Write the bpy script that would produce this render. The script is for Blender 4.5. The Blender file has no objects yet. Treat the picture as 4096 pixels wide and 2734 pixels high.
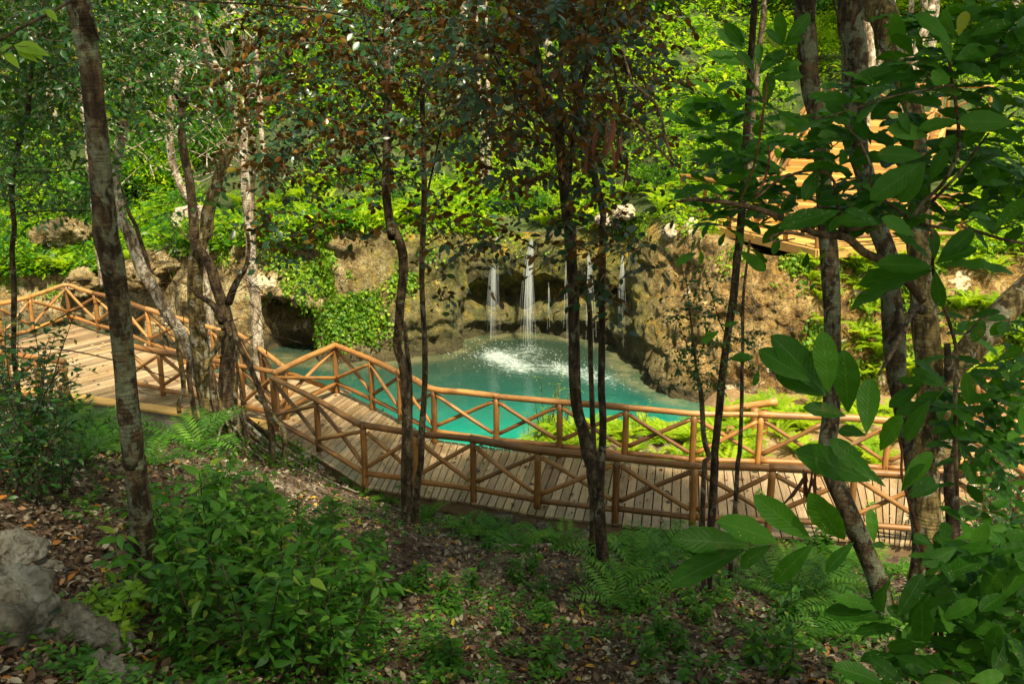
import bpy, math, random
import numpy as np
from mathutils import Vector, Matrix
rng = np.random.default_rng(11)
random.seed(11)
R = math.radians
sc = bpy.context.scene
C = sc.collection

# ---------------------------------------------------------------- camera, sky, sun, exposure
CAM_Z = 7.1
PITCH = R(16)
cam = bpy.data.cameras.new('camera')
cam.sensor_width = 36
cam.lens = 36 * 4000 / 4096
cam.clip_end = 400
camo = bpy.data.objects.new('camera', cam)
C.objects.link(camo)
camo.location = (0, 0, CAM_Z)
camo.rotation_euler = (math.pi / 2 - PITCH, 0, 0)
sc.camera = camo

SUN = Vector((0.20, -0.46, 0.86)).normalized()
w = bpy.data.worlds.new('World')
sc.world = w
w.use_nodes = True
nt = w.node_tree
sky = nt.nodes.new('ShaderNodeTexSky')
sky.sky_type = 'NISHITA'
sky.sun_disc = False
sky.sun_elevation = math.asin(SUN.z)
sky.sun_rotation = math.atan2(SUN.x, SUN.y)
bg = nt.nodes['Background']
bg.inputs['Strength'].default_value = 0.12
wm = nt.nodes.new('ShaderNodeMix'); wm.data_type = 'RGBA'; wm.blend_type = 'MULTIPLY'      # the photograph's warm white balance
wm.inputs[0].default_value = 1
wm.inputs[7].default_value = (1.22, 1.0, 0.62, 1)
nt.links.new(sky.outputs[0], wm.inputs[6])
nt.links.new(wm.outputs[2], bg.inputs[0])
sl = bpy.data.lights.new('sun', 'SUN')
sl.energy = 4.8
sl.angle = R(2.5)
sl.color = (1.0, 0.90, 0.66)
so = bpy.data.objects.new('sun', sl)
C.objects.link(so)
so.rotation_euler = (-SUN).to_track_quat('-Z', 'Y').to_euler()
so.location = (0, 0, 30)
sc.view_settings.view_transform = 'Standard'
sc.view_settings.look = 'None'
sc.view_settings.gamma = 1
sc.view_settings.exposure = 1.45
sc.cycles.max_bounces = 8
sc.cycles.diffuse_bounces = 4
sc.cycles.transmission_bounces = 4
sc.cycles.transparent_max_bounces = 12

# ---------------------------------------------------------------- from the photograph's pixels to points on real surfaces
cp, sp = math.cos(PITCH), math.sin(PITCH)
def ray(px, py):
    a, b = (px - 2048) / 4000, -(py - 1367) / 4000
    return np.array([a, cp + b * sp, -sp + b * cp])
def UP(px, py, z):                      # on the level z
    d = ray(px, py)
    return d * ((z - CAM_Z) / d[2]) + np.array([0, 0, CAM_Z])
def AT(px, py, Y):                      # at the distance Y
    d = ray(px, py)
    return d * (Y / d[1]) + np.array([0, 0, CAM_Z])

# ---------------------------------------------------------------- noise
def _h(ix, iy, iz, s):
    h = (ix * 374761393 + iy * 668265263 + iz * 1442695041 + s * 974711) & 0xffffffff
    h = ((h ^ (h >> 13)) * 1274126177) & 0xffffffff
    h = ((h ^ (h >> 15)) * 2246822519) & 0xffffffff
    return (h ^ (h >> 16)) / 4294967295.0 * 2 - 1
def vnoise(p, s=0):
    p = np.asarray(p, float)
    i = np.floor(p).astype(np.int64)
    f = p - i
    f = f * f * (3 - 2 * f)
    o = 0
    for a in (0, 1):
        for b in (0, 1):
            for c in (0, 1):
                wgt = (f[:, 0] if a else 1 - f[:, 0]) * (f[:, 1] if b else 1 - f[:, 1]) * (f[:, 2] if c else 1 - f[:, 2])
                o = o + wgt * _h(i[:, 0] + a, i[:, 1] + b, i[:, 2] + c, s)
    return o
def fbm(p, o=4, s=0):
    p = np.asarray(p, float)
    t, a = 0, 1.0
    for k in range(o):
        t = t + a * vnoise(p * 2 ** k + 7.3 * k, s + k)
        a *= .5
    return t
def sstep(a, b, x):
    t = np.clip((x - a) / (b - a), 0, 1)
    return t * t * (3 - 2 * t)
def n2(x, y, f, o=3, s=0):
    x = np.atleast_1d(np.asarray(x, float)); y = np.atleast_1d(np.asarray(y, float))
    return fbm(np.stack([x * f, y * f, np.zeros_like(x)], 1), o, s)

# ---------------------------------------------------------------- mesh helpers
class MB:
    def __init__(s):
        s.V, s.Q, s.T, s.UV, s.RQ, s.RT, s.n = [], [], [], [], [], [], 0
    def add(s, V, Q=None, T=None, uv=None, rnd=0.5):
        V = np.asarray(V, float)
        s.V.append(V)
        s.UV.append(np.zeros((len(V), 2)) if uv is None else np.asarray(uv, float))
        if Q is not None and len(Q):
            Q = np.asarray(Q, np.int64)
            s.Q.append(Q + s.n)
            s.RQ.append(np.broadcast_to(np.asarray(rnd, float), (len(Q),)).copy())
        if T is not None and len(T):
            T = np.asarray(T, np.int64)
            s.T.append(T + s.n)
            s.RT.append(np.broadcast_to(np.asarray(rnd if np.ndim(rnd) == 0 else 0.5, float), (len(T),)).copy())
        s.n += len(V)
    def mesh(s, name, mat, smooth=True, extra=None):
        V = np.concatenate(s.V)
        uv = np.concatenate(s.UV)
        Q = np.concatenate(s.Q) if s.Q else np.zeros((0, 4), np.int64)
        T = np.concatenate(s.T) if s.T else np.zeros((0, 3), np.int64)
        rnd = np.concatenate(([np.concatenate(s.RQ)] if s.RQ else []) + ([np.concatenate(s.RT)] if s.RT else []))
        me = bpy.data.meshes.new(name)
        me.vertices.add(len(V)); me.vertices.foreach_set('co', V.astype(np.float32).ravel())
        li = np.concatenate([Q.ravel(), T.ravel()])
        me.loops.add(len(li)); me.loops.foreach_set('vertex_index', li.astype(np.int32))
        me.polygons.add(len(Q) + len(T))
        st = np.concatenate([np.arange(len(Q)) * 4, len(Q) * 4 + np.arange(len(T)) * 3])
        me.polygons.foreach_set('loop_start', st.astype(np.int32))
        me.polygons.foreach_set('use_smooth', np.full(len(Q) + len(T), smooth))
        ul = me.uv_layers.new(name='UVMap')
        ul.data.foreach_set('uv', uv[li].astype(np.float32).ravel())
        at = me.attributes.new('rnd', 'FLOAT', 'FACE')
        at.data.foreach_set('value', rnd.astype(np.float32))
        if extra is not None:
            for k, a in extra.items():
                t = me.attributes.new(k, 'FLOAT', 'POINT'); t.data.foreach_set('value', np.asarray(a, np.float32))
        me.update(calc_edges=True)
        me.validate()
        if mat: me.materials.append(mat)
        return me
    def build(s, name, mat, parent=None, smooth=True, extra=None):
        return link(name, s.mesh(name, mat, smooth, extra), parent)
def link(name, me, parent=None):
    o = bpy.data.objects.new(name, me)
    C.objects.link(o)
    if parent is not None:
        o.parent = parent
        q = parent
        m = Matrix.Identity(4)
        while q is not None:                       # the shapes are in world coordinates
            m = q.matrix_basis.inverted() @ m if q.parent is None else m
            q = q.parent
        if parent.parent is None: o.matrix_parent_inverse = Matrix.Translation(-Vector(parent.location))
    return o
def thing(name, label, cat, loc=(0, 0, 0), group=None):
    o = bpy.data.objects.new(name, None)
    C.objects.link(o)
    o.empty_display_size = .2
    o.location = tuple(float(v) for v in loc)
    return tag(o, label, cat, group)
def tag(o, label, cat, group=None):
    o['label'] = label; o['category'] = cat
    if group: o['group'] = group
    return o
def kind(o, k):
    o['kind'] = k
    return o
def unit(v):
    v = np.asarray(v, float)
    return v / (np.linalg.norm(v, axis=-1, keepdims=True) + 1e-12)

def catmull(P, step):
    P = np.asarray(P, float)
    if len(P) == 2:
        n = max(1, int(np.linalg.norm(P[1, :3] - P[0, :3]) / step))
        t = np.linspace(0, 1, n + 1)[:, None]
        return P[0] * (1 - t) + P[1] * t
    Q = np.vstack([2 * P[0] - P[1], P, 2 * P[-1] - P[-2]])
    out = []
    for i in range(len(P) - 1):
        p0, p1, p2, p3 = Q[i:i + 4]
        n = max(1, int(math.ceil(np.linalg.norm(p2[:3] - p1[:3]) / step)))
        t = (np.arange(n) / n)[:, None]
        out.append(.5 * (2 * p1 + (p2 - p0) * t + (2 * p0 - 5 * p1 + 4 * p2 - p3) * t ** 2 + (3 * p1 - p0 - 3 * p2 + p3) * t ** 3))
    out.append(P[-1:])
    return np.vstack(out)
def tube(mb, P, r, sides=8, step=.2, rough=0., wob=0., seed=0, caps=True, rnd=.5, freq=3.):
    """a round swept body through P (radius r or one radius per point)"""
    P = np.asarray(P, float)
    r = np.broadcast_to(np.asarray(r, float), (len(P),))
    K = catmull(np.column_stack([P, r]), step)
    p, rad = K[:, :3].copy(), np.maximum(K[:, 3], 1e-4)
    if wob:
        q = np.column_stack([p[:, 2] * 1.1 + p[:, 0] * .7, p[:, 1] * .9 + p[:, 0], np.full(len(p), seed * 3.1)])
        e = np.clip(np.minimum(np.arange(len(p)), len(p) - 1 - np.arange(len(p))) / 3, 0, 1)
        for a in range(3):
            p[:, a] += wob * e * fbm(q * 1.3, 2, seed + 31 * a)
    t = unit(np.gradient(p, axis=0)) if len(p) > 1 else np.array([[0, 0, 1.]])
    ref = np.array([0, 0, 1.]) if abs(t[0, 2]) < .9 else np.array([1., 0, 0])
    a = unit(np.cross(ref, t[0]))
    A = []
    for k in range(len(p)):
        a = unit(a - t[k] * np.dot(a, t[k]))
        A.append(a)
    A = np.array(A); B = np.cross(t, A)
    th = np.linspace(0, 2 * math.pi, sides + 1)[:-1]
    s_len = np.concatenate([[0], np.cumsum(np.linalg.norm(np.diff(p, axis=0), axis=1))])
    rr = rad[:, None] * np.ones(sides)[None]
    if rough:
        q = np.stack(np.broadcast_arrays(np.cos(th)[None] * 1.2, np.sin(th)[None] * 1.2 + seed * 5.7, s_len[:, None] * freq), -1).reshape(-1, 3)
        rr = rr * (1 + rough * fbm(q, 3, seed).reshape(rr.shape))
    V = p[:, None] + rr[..., None] * (np.cos(th)[None, :, None] * A[:, None] + np.sin(th)[None, :, None] * B[:, None])
    n, m = len(p), sides
    i = np.arange(n - 1)[:, None] * m + np.arange(m)[None]
    j = np.arange(n - 1)[:, None] * m + (np.arange(m)[None] + 1) % m
    Q = np.stack([i, j, j + m, i + m], -1).reshape(-1, 4)
    uv = np.stack(np.broadcast_arrays(s_len[:, None], np.minimum(th, 2 * math.pi - th)[None] / math.pi * .25), -1).reshape(-1, 2)
    V = V.reshape(-1, 3)
    T = []
    if caps:
        V = np.vstack([V, p[0] - t[0] * rad[0] * .12, p[-1] + t[-1] * rad[-1] * .12])
        uv = np.vstack([uv, [0, 0], [s_len[-1], 0]])
        a0, a1 = n * m, n * m + 1
        for k in range(m):
            T.append([a0, (k + 1) % m, k])
            T.append([a1, (n - 1) * m + k, (n - 1) * m + (k + 1) % m])
    mb.add(V, Q, T, uv, rnd)
def box(mb, c, ax, ay, az, rnd=.5, uvo=0):
    """box from centre and three half-axis vectors; uv runs along ax"""
    c, ax, ay, az = (np.asarray(v, float) for v in (c, ax, ay, az))
    S = [(-1, -1, -1), (1, -1, -1), (1, 1, -1), (-1, 1, -1), (-1, -1, 1), (1, -1, 1), (1, 1, 1), (-1, 1, 1)]
    V = [c + a * ax + b * ay + d * az for a, b, d in S]
    la, lb = np.linalg.norm(ax), np.linalg.norm(ay)
    uv = [(a * la + uvo, b * lb + d * .03) for a, b, d in S]
    mb.add(V, [(0, 3, 2, 1), (4, 5, 6, 7), (0, 1, 5, 4), (2, 3, 7, 6), (1, 2, 6, 5), (3, 0, 4, 7)], None, uv, rnd)

# leaves ------------------------------------------------------------------------------------
def leaf_tpl(n=3, w=.24, peak=.45, fold=.05, droop=.12, wave=0., wk=20, blunt=.8, nick=0.):
    t = np.linspace(0, 1, n + 1)
    p = math.log(.5) / math.log(peak)
    wd = w * np.sin(math.pi * t ** p).clip(0) ** blunt
    if nick: wd = wd * (1 - nick * (np.arange(n + 1) % 2))
    zc = -droop * t ** 2
    ze = zc + fold * (wd / w) + wave * np.sin(t * wk) * (wd / w)
    z2 = zc + fold * (wd / w) + wave * np.sin(t * wk + 2) * (wd / w)
    V = np.concatenate([np.column_stack([t, wd, ze]), np.column_stack([t, 0 * t, zc]), np.column_stack([t, -wd, z2])])
    m = n + 1
    i = np.arange(n)
    Q = np.concatenate([np.column_stack([m + i, m + i + 1, i + 1, i]), np.column_stack([2 * m + i, 2 * m + i + 1, m + i + 1, m + i])])
    uv = np.concatenate([np.column_stack([t, 0 * t + 1]), np.column_stack([t, 0 * t + .5]), np.column_stack([t, 0 * t])])
    return V, Q, uv
L_TINY = leaf_tpl(2, .26, .5, .05, .1)
L_FLAT = (np.array([[0, 0, 0], [.45, -.24, .04], [1, 0, -.12], [.45, .24, .04]], float), np.array([[0, 1, 2, 3]]), np.array([[0, .5], [.5, 0], [1, .5], [.5, 1]], float))
L_SMALL = leaf_tpl(3, .23, .45, .06, .14)
L_OVAL = leaf_tpl(4, .27, .5, .05, .12, blunt=.7)
L_POINT = leaf_tpl(5, .21, .38, .05, .22, wave=.012, blunt=1.0)
L_BIG = leaf_tpl(16, .19, .62, .05, .16, wave=.022, wk=23, blunt=.62, nick=.035)
L_DEAD = leaf_tpl(3, .28, .45, .2, -.12)
L_BLADE = leaf_tpl(3, .05, .4, .02, .3)
def leaves(mb, P, D, N, L, tpl, W=1., rnd=None):
    P = np.asarray(P, float)
    if len(P) == 0: return
    n = len(P)
    D = unit(D); S = unit(np.cross(N, D)); N = np.cross(D, S)
    L = np.broadcast_to(np.asarray(L, float), (n,)); W = np.broadcast_to(np.asarray(W, float), (n,))
    V, Q, uv = tpl
    X = P[:, None] + L[:, None, None] * (V[None, :, :1] * D[:, None] + V[None, :, 1:2] * W[:, None, None] * S[:, None] + V[None, :, 2:] * N[:, None])
    QQ = (np.arange(n)[:, None, None] * len(V) + Q[None]).reshape(-1, 4)
    r = rng.random(n) if rnd is None else np.broadcast_to(np.asarray(rnd, float), (n,))
    mb.add(X.reshape(-1, 3), QQ, None, np.tile(uv, (n, 1)), np.repeat(r, len(Q)))
def rdir(n, up=0.):
    v = rng.normal(size=(n, 3)); v[:, 2] += up
    return unit(v)

# ---------------------------------------------------------------- materials
def new_mat(name):
    m = bpy.data.materials.new(name); m.use_nodes = True
    t = m.node_tree; t.nodes.clear()
    out = t.nodes.new('ShaderNodeOutputMaterial')
    return m, t, out
def nd(t, k, **kw):
    n = t.nodes.new('ShaderNode' + k)
    for a, b in kw.items():
        if a in ('operation', 'blend_type', 'data_type', 'attribute_name', 'feature', 'vector_type', 'interpolation_type', 'wave_type', 'bands_direction', 'noise_dimensions', 'attribute_type', 'distance', 'clamp'): setattr(n, a, b)
        else: n.inputs[a.replace('_', ' ')].default_value = b
    return n
def ramp(t, fac, stops):
    r = t.nodes.new('ShaderNodeValToRGB')
    e = r.color_ramp.elements
    while len(e) < len(stops): e.new(.5)
    for k, (p, c) in enumerate(stops):
        e[k].position = p; e[k].color = tuple(c) + (1,) if len(c) == 3 else c
    t.links.new(fac, r.inputs[0])
    return r.outputs[0]
def mix(t, fac, a, b, mode='MIX'):
    m = t.nodes.new('ShaderNodeMix'); m.data_type = 'RGBA'; m.blend_type = mode
    for s, v in ((0, fac), (6, a), (7, b)):
        if hasattr(v, 'links'): t.links.new(v, m.inputs[s])
        else: m.inputs[s].default_value = v if s == 0 else (tuple(v) + (1,) if len(v) == 3 else v)
    return m.outputs[2]
def noise(t, vec, scale, detail=4, rough=.55, dist=0.):
    n = t.nodes.new('ShaderNodeTexNoise')
    n.inputs['Scale'].default_value = scale; n.inputs['Detail'].default_value = detail
    n.inputs['Roughness'].default_value = rough; n.inputs['Distortion'].default_value = dist
    if vec is not None: t.links.new(vec, n.inputs['Vector'])
    return n.outputs['Fac']
def mapping(t, vec, scale=(1, 1, 1), loc=(0, 0, 0)):
    m = t.nodes.new('ShaderNodeMapping')
    m.inputs['Scale'].default_value = scale; m.inputs['Location'].default_value = loc
    t.links.new(vec, m.inputs['Vector'])
    return m.outputs[0]
def coord(t, k='Object'):
    return t.nodes.new('ShaderNodeTexCoord').outputs[k]
def world_pos(t):
    return t.nodes.new('ShaderNodeNewGeometry').outputs['Position']
def attr(t, name):
    n = t.nodes.new('ShaderNodeAttribute'); n.attribute_name = name
    return n.outputs['Fac']
def math_(t, op, a, b=None):
    m = t.nodes.new('ShaderNodeMath'); m.operation = op
    for i, v in enumerate((a, b)):
        if v is None: continue
        if hasattr(v, 'links'): t.links.new(v, m.inputs[i])
        else: m.inputs[i].default_value = v
    return m.outputs[0]
def mrange(t, v, a, b, c=0., d=1.):
    m = t.nodes.new('ShaderNodeMapRange'); m.interpolation_type = 'SMOOTHSTEP'
    t.links.new(v, m.inputs[0])
    for i, q in enumerate((a, b, c, d)): m.inputs[1 + i].default_value = q
    return m.outputs[0]
def bump(t, h, strength=.4, dist=.02, normal=None):
    b = t.nodes.new('ShaderNodeBump')
    b.inputs['Strength'].default_value = strength; b.inputs['Distance'].default_value = dist
    t.links.new(h, b.inputs['Height'])
    if normal is not None: t.links.new(normal, b.inputs['Normal'])
    return b.outputs[0]
def bsdf(t, out, col, rough=.6, spec=.4, normal=None):
    p = t.nodes.new('ShaderNodeBsdfPrincipled')
    if hasattr(col, 'links'): t.links.new(col, p.inputs['Base Color'])
    else: p.inputs['Base Color'].default_value = tuple(col) + (1,)
    if hasattr(rough, 'links'): t.links.new(rough, p.inputs['Roughness'])
    else: p.inputs['Roughness'].default_value = rough
    p.inputs['Specular IOR Level'].default_value = spec
    if normal is not None: t.links.new(normal, p.inputs['Normal'])
    if out is not None: t.links.new(p.outputs[0], out.inputs[0])
    return p
def leaf_mat(name, stops, trans, fac=.4, rough=.38, spec=.5, back=None, veins=False, spots=False, patch=.35):
    m, t, out = new_mat(name)
    col = ramp(t, attr(t, 'rnd'), stops)
    big = noise(t, world_pos(t), .9, 3)
    col = mix(t, mrange(t, big, .44, .60, 0, patch), col, (.30, .52, .40), 'MULTIPLY')
    normal = None
    if veins:
        uv = t.nodes.new('ShaderNodeUVMap').outputs[0]
        s = t.nodes.new('ShaderNodeSeparateXYZ'); t.links.new(uv, s.inputs[0])
        d = math_(t, 'ABSOLUTE', math_(t, 'SUBTRACT', s.outputs[1], .5))
        ph = math_(t, 'SUBTRACT', math_(t, 'MULTIPLY', s.outputs[0], 12.), math_(t, 'MULTIPLY', d, 5.))
        fr = math_(t, 'ABSOLUTE', math_(t, 'SUBTRACT', math_(t, 'FRACT', ph), .5))
        side = mrange(t, fr, .0, .10, 1, 0)
        midv = mrange(t, d, .012, .045, 1, 0)
        v = math_(t, 'MAXIMUM', math_(t, 'MULTIPLY', side, .35), midv)
        col = mix(t, math_(t, 'MULTIPLY', v, .24), col, (.13, .22, .05))
        normal = bump(t, mrange(t, fr, 0., .5), .22, .005)
        wear = noise(t, world_pos(t), 4.5, 6, .7)
        col = mix(t, mrange(t, wear, .60, .70, 0, .65), col, (.10, .085, .018))
        if spots:
            vo = t.nodes.new('ShaderNodeTexVoronoi'); vo.inputs['Scale'].default_value = 55
            t.links.new(world_pos(t), vo.inputs['Vector'])
            sp_ = math_(t, 'MULTIPLY', mrange(t, vo.outputs['Distance'], .12, .22, 1, 0), mrange(t, noise(t, world_pos(t), 3.), .55, .62))
            col = mix(t, math_(t, 'MULTIPLY', sp_, .7), col, (.3, .3, .16))
    if back is not None:
        g = t.nodes.new('ShaderNodeNewGeometry')
        col = mix(t, g.outputs['Backfacing'], col, ramp(t, attr(t, 'rnd'), back))
    p = bsdf(t, None, col, rough, spec, normal)
    tr = t.nodes.new('ShaderNodeBsdfTranslucent')
    tc = mix(t, .65, col, trans)
    t.links.new(tc, tr.inputs[0])
    ms = t.nodes.new('ShaderNodeMixShader'); ms.inputs[0].default_value = fac
    t.links.new(p.outputs[0], ms.inputs[1]); t.links.new(tr.outputs[0], ms.inputs[2])
    t.links.new(ms.outputs[0], out.inputs[0])
    return m
def bark_mat(name, dark, light, lichen, amount=.5, scale=1.):
    m, t, out = new_mat(name)
    pos = world_pos(t)
    st = mapping(t, pos, (1, 1, .35))
    a = noise(t, st, 14 * scale, 6, .65)
    col = ramp(t, a, [(.38, tuple(.5 * q for q in dark)), (.47, dark), (.62, light)])
    rings = noise(t, mapping(t, pos, (1.5, 1.5, 14)), 3 * scale, 4, .6)
    col = mix(t, mrange(t, rings, .5, .62, 0, .6), col, tuple(.7 * q for q in dark))
    pl = noise(t, mapping(t, pos, (1, 1, .7)), 6.5 * scale, 8, .66, .4)
    col = mix(t, mrange(t, pl, .62 - .18 * amount, .665 - .16 * amount, 0, .85), col, ramp(t, noise(t, pos, 22, 4), [(.35, tuple(.6 * q for q in lichen)), (.65, lichen)]))
    p2 = noise(t, mapping(t, pos, (1, 1, 1), (9, 4, 2)), 9 * scale, 4)
    col = mix(t, mrange(t, p2, .62, .70, 0, .3 * amount), col, (.24, .13, .04))
    h = noise(t, st, 32 * scale, 5, .7)
    bsdf(t, out, col, .85, .2, bump(t, math_(t, 'ADD', h, math_(t, 'MULTIPLY', rings, .9)), 1., .03))
    return m
def wood_mat(name, stops, rough=.5, grain=1., knots=True, wet=False, stain=.35):
    m, t, out = new_mat(name)
    uv = t.nodes.new('ShaderNodeUVMap').outputs[0]
    oi = t.nodes.new('ShaderNodeObjectInfo').outputs['Random']
    rv = math_(t, 'ADD', math_(t, 'MULTIPLY', attr(t, 'rnd'), 17.3), math_(t, 'MULTIPLY', oi, 23.))
    cmb = t.nodes.new('ShaderNodeCombineXYZ'); t.links.new(rv, cmb.inputs[2])
    av = t.nodes.new('ShaderNodeVectorMath'); t.links.new(uv, av.inputs[0]); t.links.new(cmb.outputs[0], av.inputs[1])
    v = av.outputs[0]
    g = noise(t, mapping(t, v, (1.6, 26 * grain, 1)), 2.2, 5, .65, .4)
    f = math_(t, 'ADD', math_(t, 'MULTIPLY', g, .75), math_(t, 'MULTIPLY', math_(t, 'FRACT', math_(t, 'MULTIPLY', rv, 3.7)), .26))
    col = ramp(t, f, stops)
    blot = noise(t, mapping(t, v, (1.1, 3, 1)), 2.3, 4, .6)
    col = mix(t, mrange(t, blot, .50, .72, 0, stain), col, (.11, .055, .02))
    grey = noise(t, world_pos(t), 1.3, 4, .6)
    col = mix(t, mrange(t, grey, .5, .75, 0, stain * .8), col, (.24, .20, .15))
    if knots:
        vo = t.nodes.new('ShaderNodeTexVoronoi'); vo.inputs['Scale'].default_value = 3.2
        t.links.new(mapping(t, v, (1.0, 3.2, 1)), vo.inputs['Vector'])
        col = mix(t, mrange(t, vo.outputs['Distance'], *((.07, .19, .9, 0) if knots == 2 else (.03, .09, .7, 0))), col, (.04, .02, .009))
    tint = ramp(t, math_(t, 'FRACT', math_(t, 'MULTIPLY', rv, 5.31)), [(0, (.62, .60, .58)), (.5, (1, 1, 1)), (1, (1.15, 1.08, .95))])
    col = mix(t, 1., col, tint, 'MULTIPLY')
    ck = noise(t, mapping(t, v, (1.2, 44, 1)), 2.0, 3, .5, .3)
    col = mix(t, mrange(t, ck, .64, .70, 0, .7), col, (.03, .017, .009))
    r = rough
    if wet: r = mrange(t, noise(t, world_pos(t), .8, 3), .42, .6, .22, rough)
    bsdf(t, out, col, r, .45, bump(t, g, .35, .004))
    return m

M = {}
# greens
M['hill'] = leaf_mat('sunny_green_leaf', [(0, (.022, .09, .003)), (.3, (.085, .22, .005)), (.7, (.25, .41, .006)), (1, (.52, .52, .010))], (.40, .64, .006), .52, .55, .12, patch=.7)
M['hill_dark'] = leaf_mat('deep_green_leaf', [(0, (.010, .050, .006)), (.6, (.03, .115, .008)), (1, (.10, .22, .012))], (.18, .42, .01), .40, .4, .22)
M['fern_bright'] = leaf_mat('lit_fern', [(0, (.12, .25, .010)), (.6, (.25, .38, .012)), (1, (.42, .46, .02))], (.54, .70, .010), .52, .5, .15)  # lit copy of the fern leaf, sunlight put into its colour
M['fern'] = leaf_mat('shade_fern', [(0, (.035, .13, .012)), (.6, (.085, .23, .020)), (1, (.19, .35, .03))], (.24, .52, .02), .40, .4, .3)  # darker copy of the fern leaf, shade put into its colour
M['ivy'] = leaf_mat('creeper_leaf', [(0, (.04, .12, .008)), (.5, (.12, .25, .012)), (1, (.30, .38, .02))], (.36, .5, .02), .4, .5, .25, patch=.6)
M['copper'] = leaf_mat('copper_backed_leaf', [(0, (.008, .034, .014)), (.7, (.014, .052, .018)), (1, (.03, .085, .02))], (.20, .11, .012),   .16, .32, .36,
                       back=[(0, (.045, .020, .006)), (.5, (.095, .040, .008)), (.85, (.18, .080, .012)), (1, (.15, .14, .016))])
M['gloss'] = leaf_mat('dark_glossy_leaf', [(0, (.008, .036, .008)), (.6, (.018, .07, .012)), (.93, (.05, .14, .016)), (1, (.20, .16, .02))], (.12, .36, .012), .22, .3, .4)
M['bush'] = leaf_mat('soft_green_leaf', [(0, (.024, .10, .010)), (.6, (.055, .18, .014)), (.95, (.12, .27, .02)), (1, (.28, .34, .03))], (.18, .46, .015), .36, .45, .3, veins=True)
M['big'] = leaf_mat('broad_leathery_leaf', [(0, (.010, .052, .003)), (.6, (.022, .088, .004)), (.985, (.05, .15, .010)), (.995, (.20, .18, .012)), (1, (.20, .09, .012))], (.14, .42, .006), .28, .45, .13, veins=True, spots=True)
M['young'] = leaf_mat('fresh_lime_leaf', [(0, (.14, .30, .015)), (1, (.26, .42, .02))], (.4, .62, .02), .45, .4, veins=True)
M['litter'] = leaf_mat('dead_leaf', [(0, (.035, .018, .012)), (.3, (.085, .045, .028)), (.55, (.15, .085, .052)), (.7, (.23, .175, .115)), (.86, (.40, .35, .26)), (.95, (.36, .13, .02)), (1, (.42, .32, .03))], (.2, .1, .03), .1, .6, .3)
M['dry'] = leaf_mat('curled_brown_leaf', [(0, (.045, .016, .009)), (1, (.09, .032, .015))], (.1, .04, .01), .12, .6, .2)
# wood
M['log'] = wood_mat('peeled_log', [(.25, (.12, .050, .012)), (.5, (.25, .112, .027)), (.85, (.48, .26, .08))], .5, .5, knots=2, stain=.4)
M['log_grey'] = wood_mat('weathered_log', [(.25, (.16, .10, .05)), (.55, (.30, .20, .11)), (.85, (.45, .34, .22))], .6, .5, stain=.5)
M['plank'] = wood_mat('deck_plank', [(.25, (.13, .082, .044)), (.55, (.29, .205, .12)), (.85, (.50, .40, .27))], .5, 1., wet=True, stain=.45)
M['plank_sun'] = wood_mat('sunlit_deck_plank', [(.25, (.34, .17, .035)), (.55, (.50, .28, .07)), (.85, (.60, .38, .12))], .55, 1., stain=.15)  # brighter copy of the deck plank, with sunlight put into its colour
M['board'] = wood_mat('edge_board', [(.25, (.36, .21, .05)), (.55, (.50, .31, .09)), (.85, (.60, .42, .15))], .55, .6, knots=False, stain=.15)
M['grey_plank'] = wood_mat('weathered_plank', [(.25, (.10, .075, .055)), (.55, (.22, .18, .14)), (.85, (.38, .33, .28))], .6, 1., stain=.4)
# bark
M['bark'] = bark_mat('mottled_bark', (.035, .023, .012), (.125, .088, .045), (.17, .185, .115), .74)
M['bark_dark'] = bark_mat('dark_bark', (.032, .022, .013), (.115, .078, .046), (.19, .18, .12), .3)
M['bark_brown'] = bark_mat('brown_bark', (.055, .037, .020), (.18, .12, .065), (.26, .23, .15), .35)
M['bark_pale'] = bark_mat('pale_bark', (.15, .11, .07), (.42, .34, .24), (.60, .55, .45), .6)
M['bark_moss'] = bark_mat('olive_bark', (.08, .056, .02), (.30, .22, .08), (.38, .35, .24), .5)
M['twig'] = bark_mat('twig_bark', (.05, .032, .02), (.19, .13, .08), (.26, .23, .17), .3)
M['red_twig'] = bark_mat('reddish_twig', (.075, .028, .013), (.19, .075, .035), (.2, .12, .07), .2)

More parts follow.
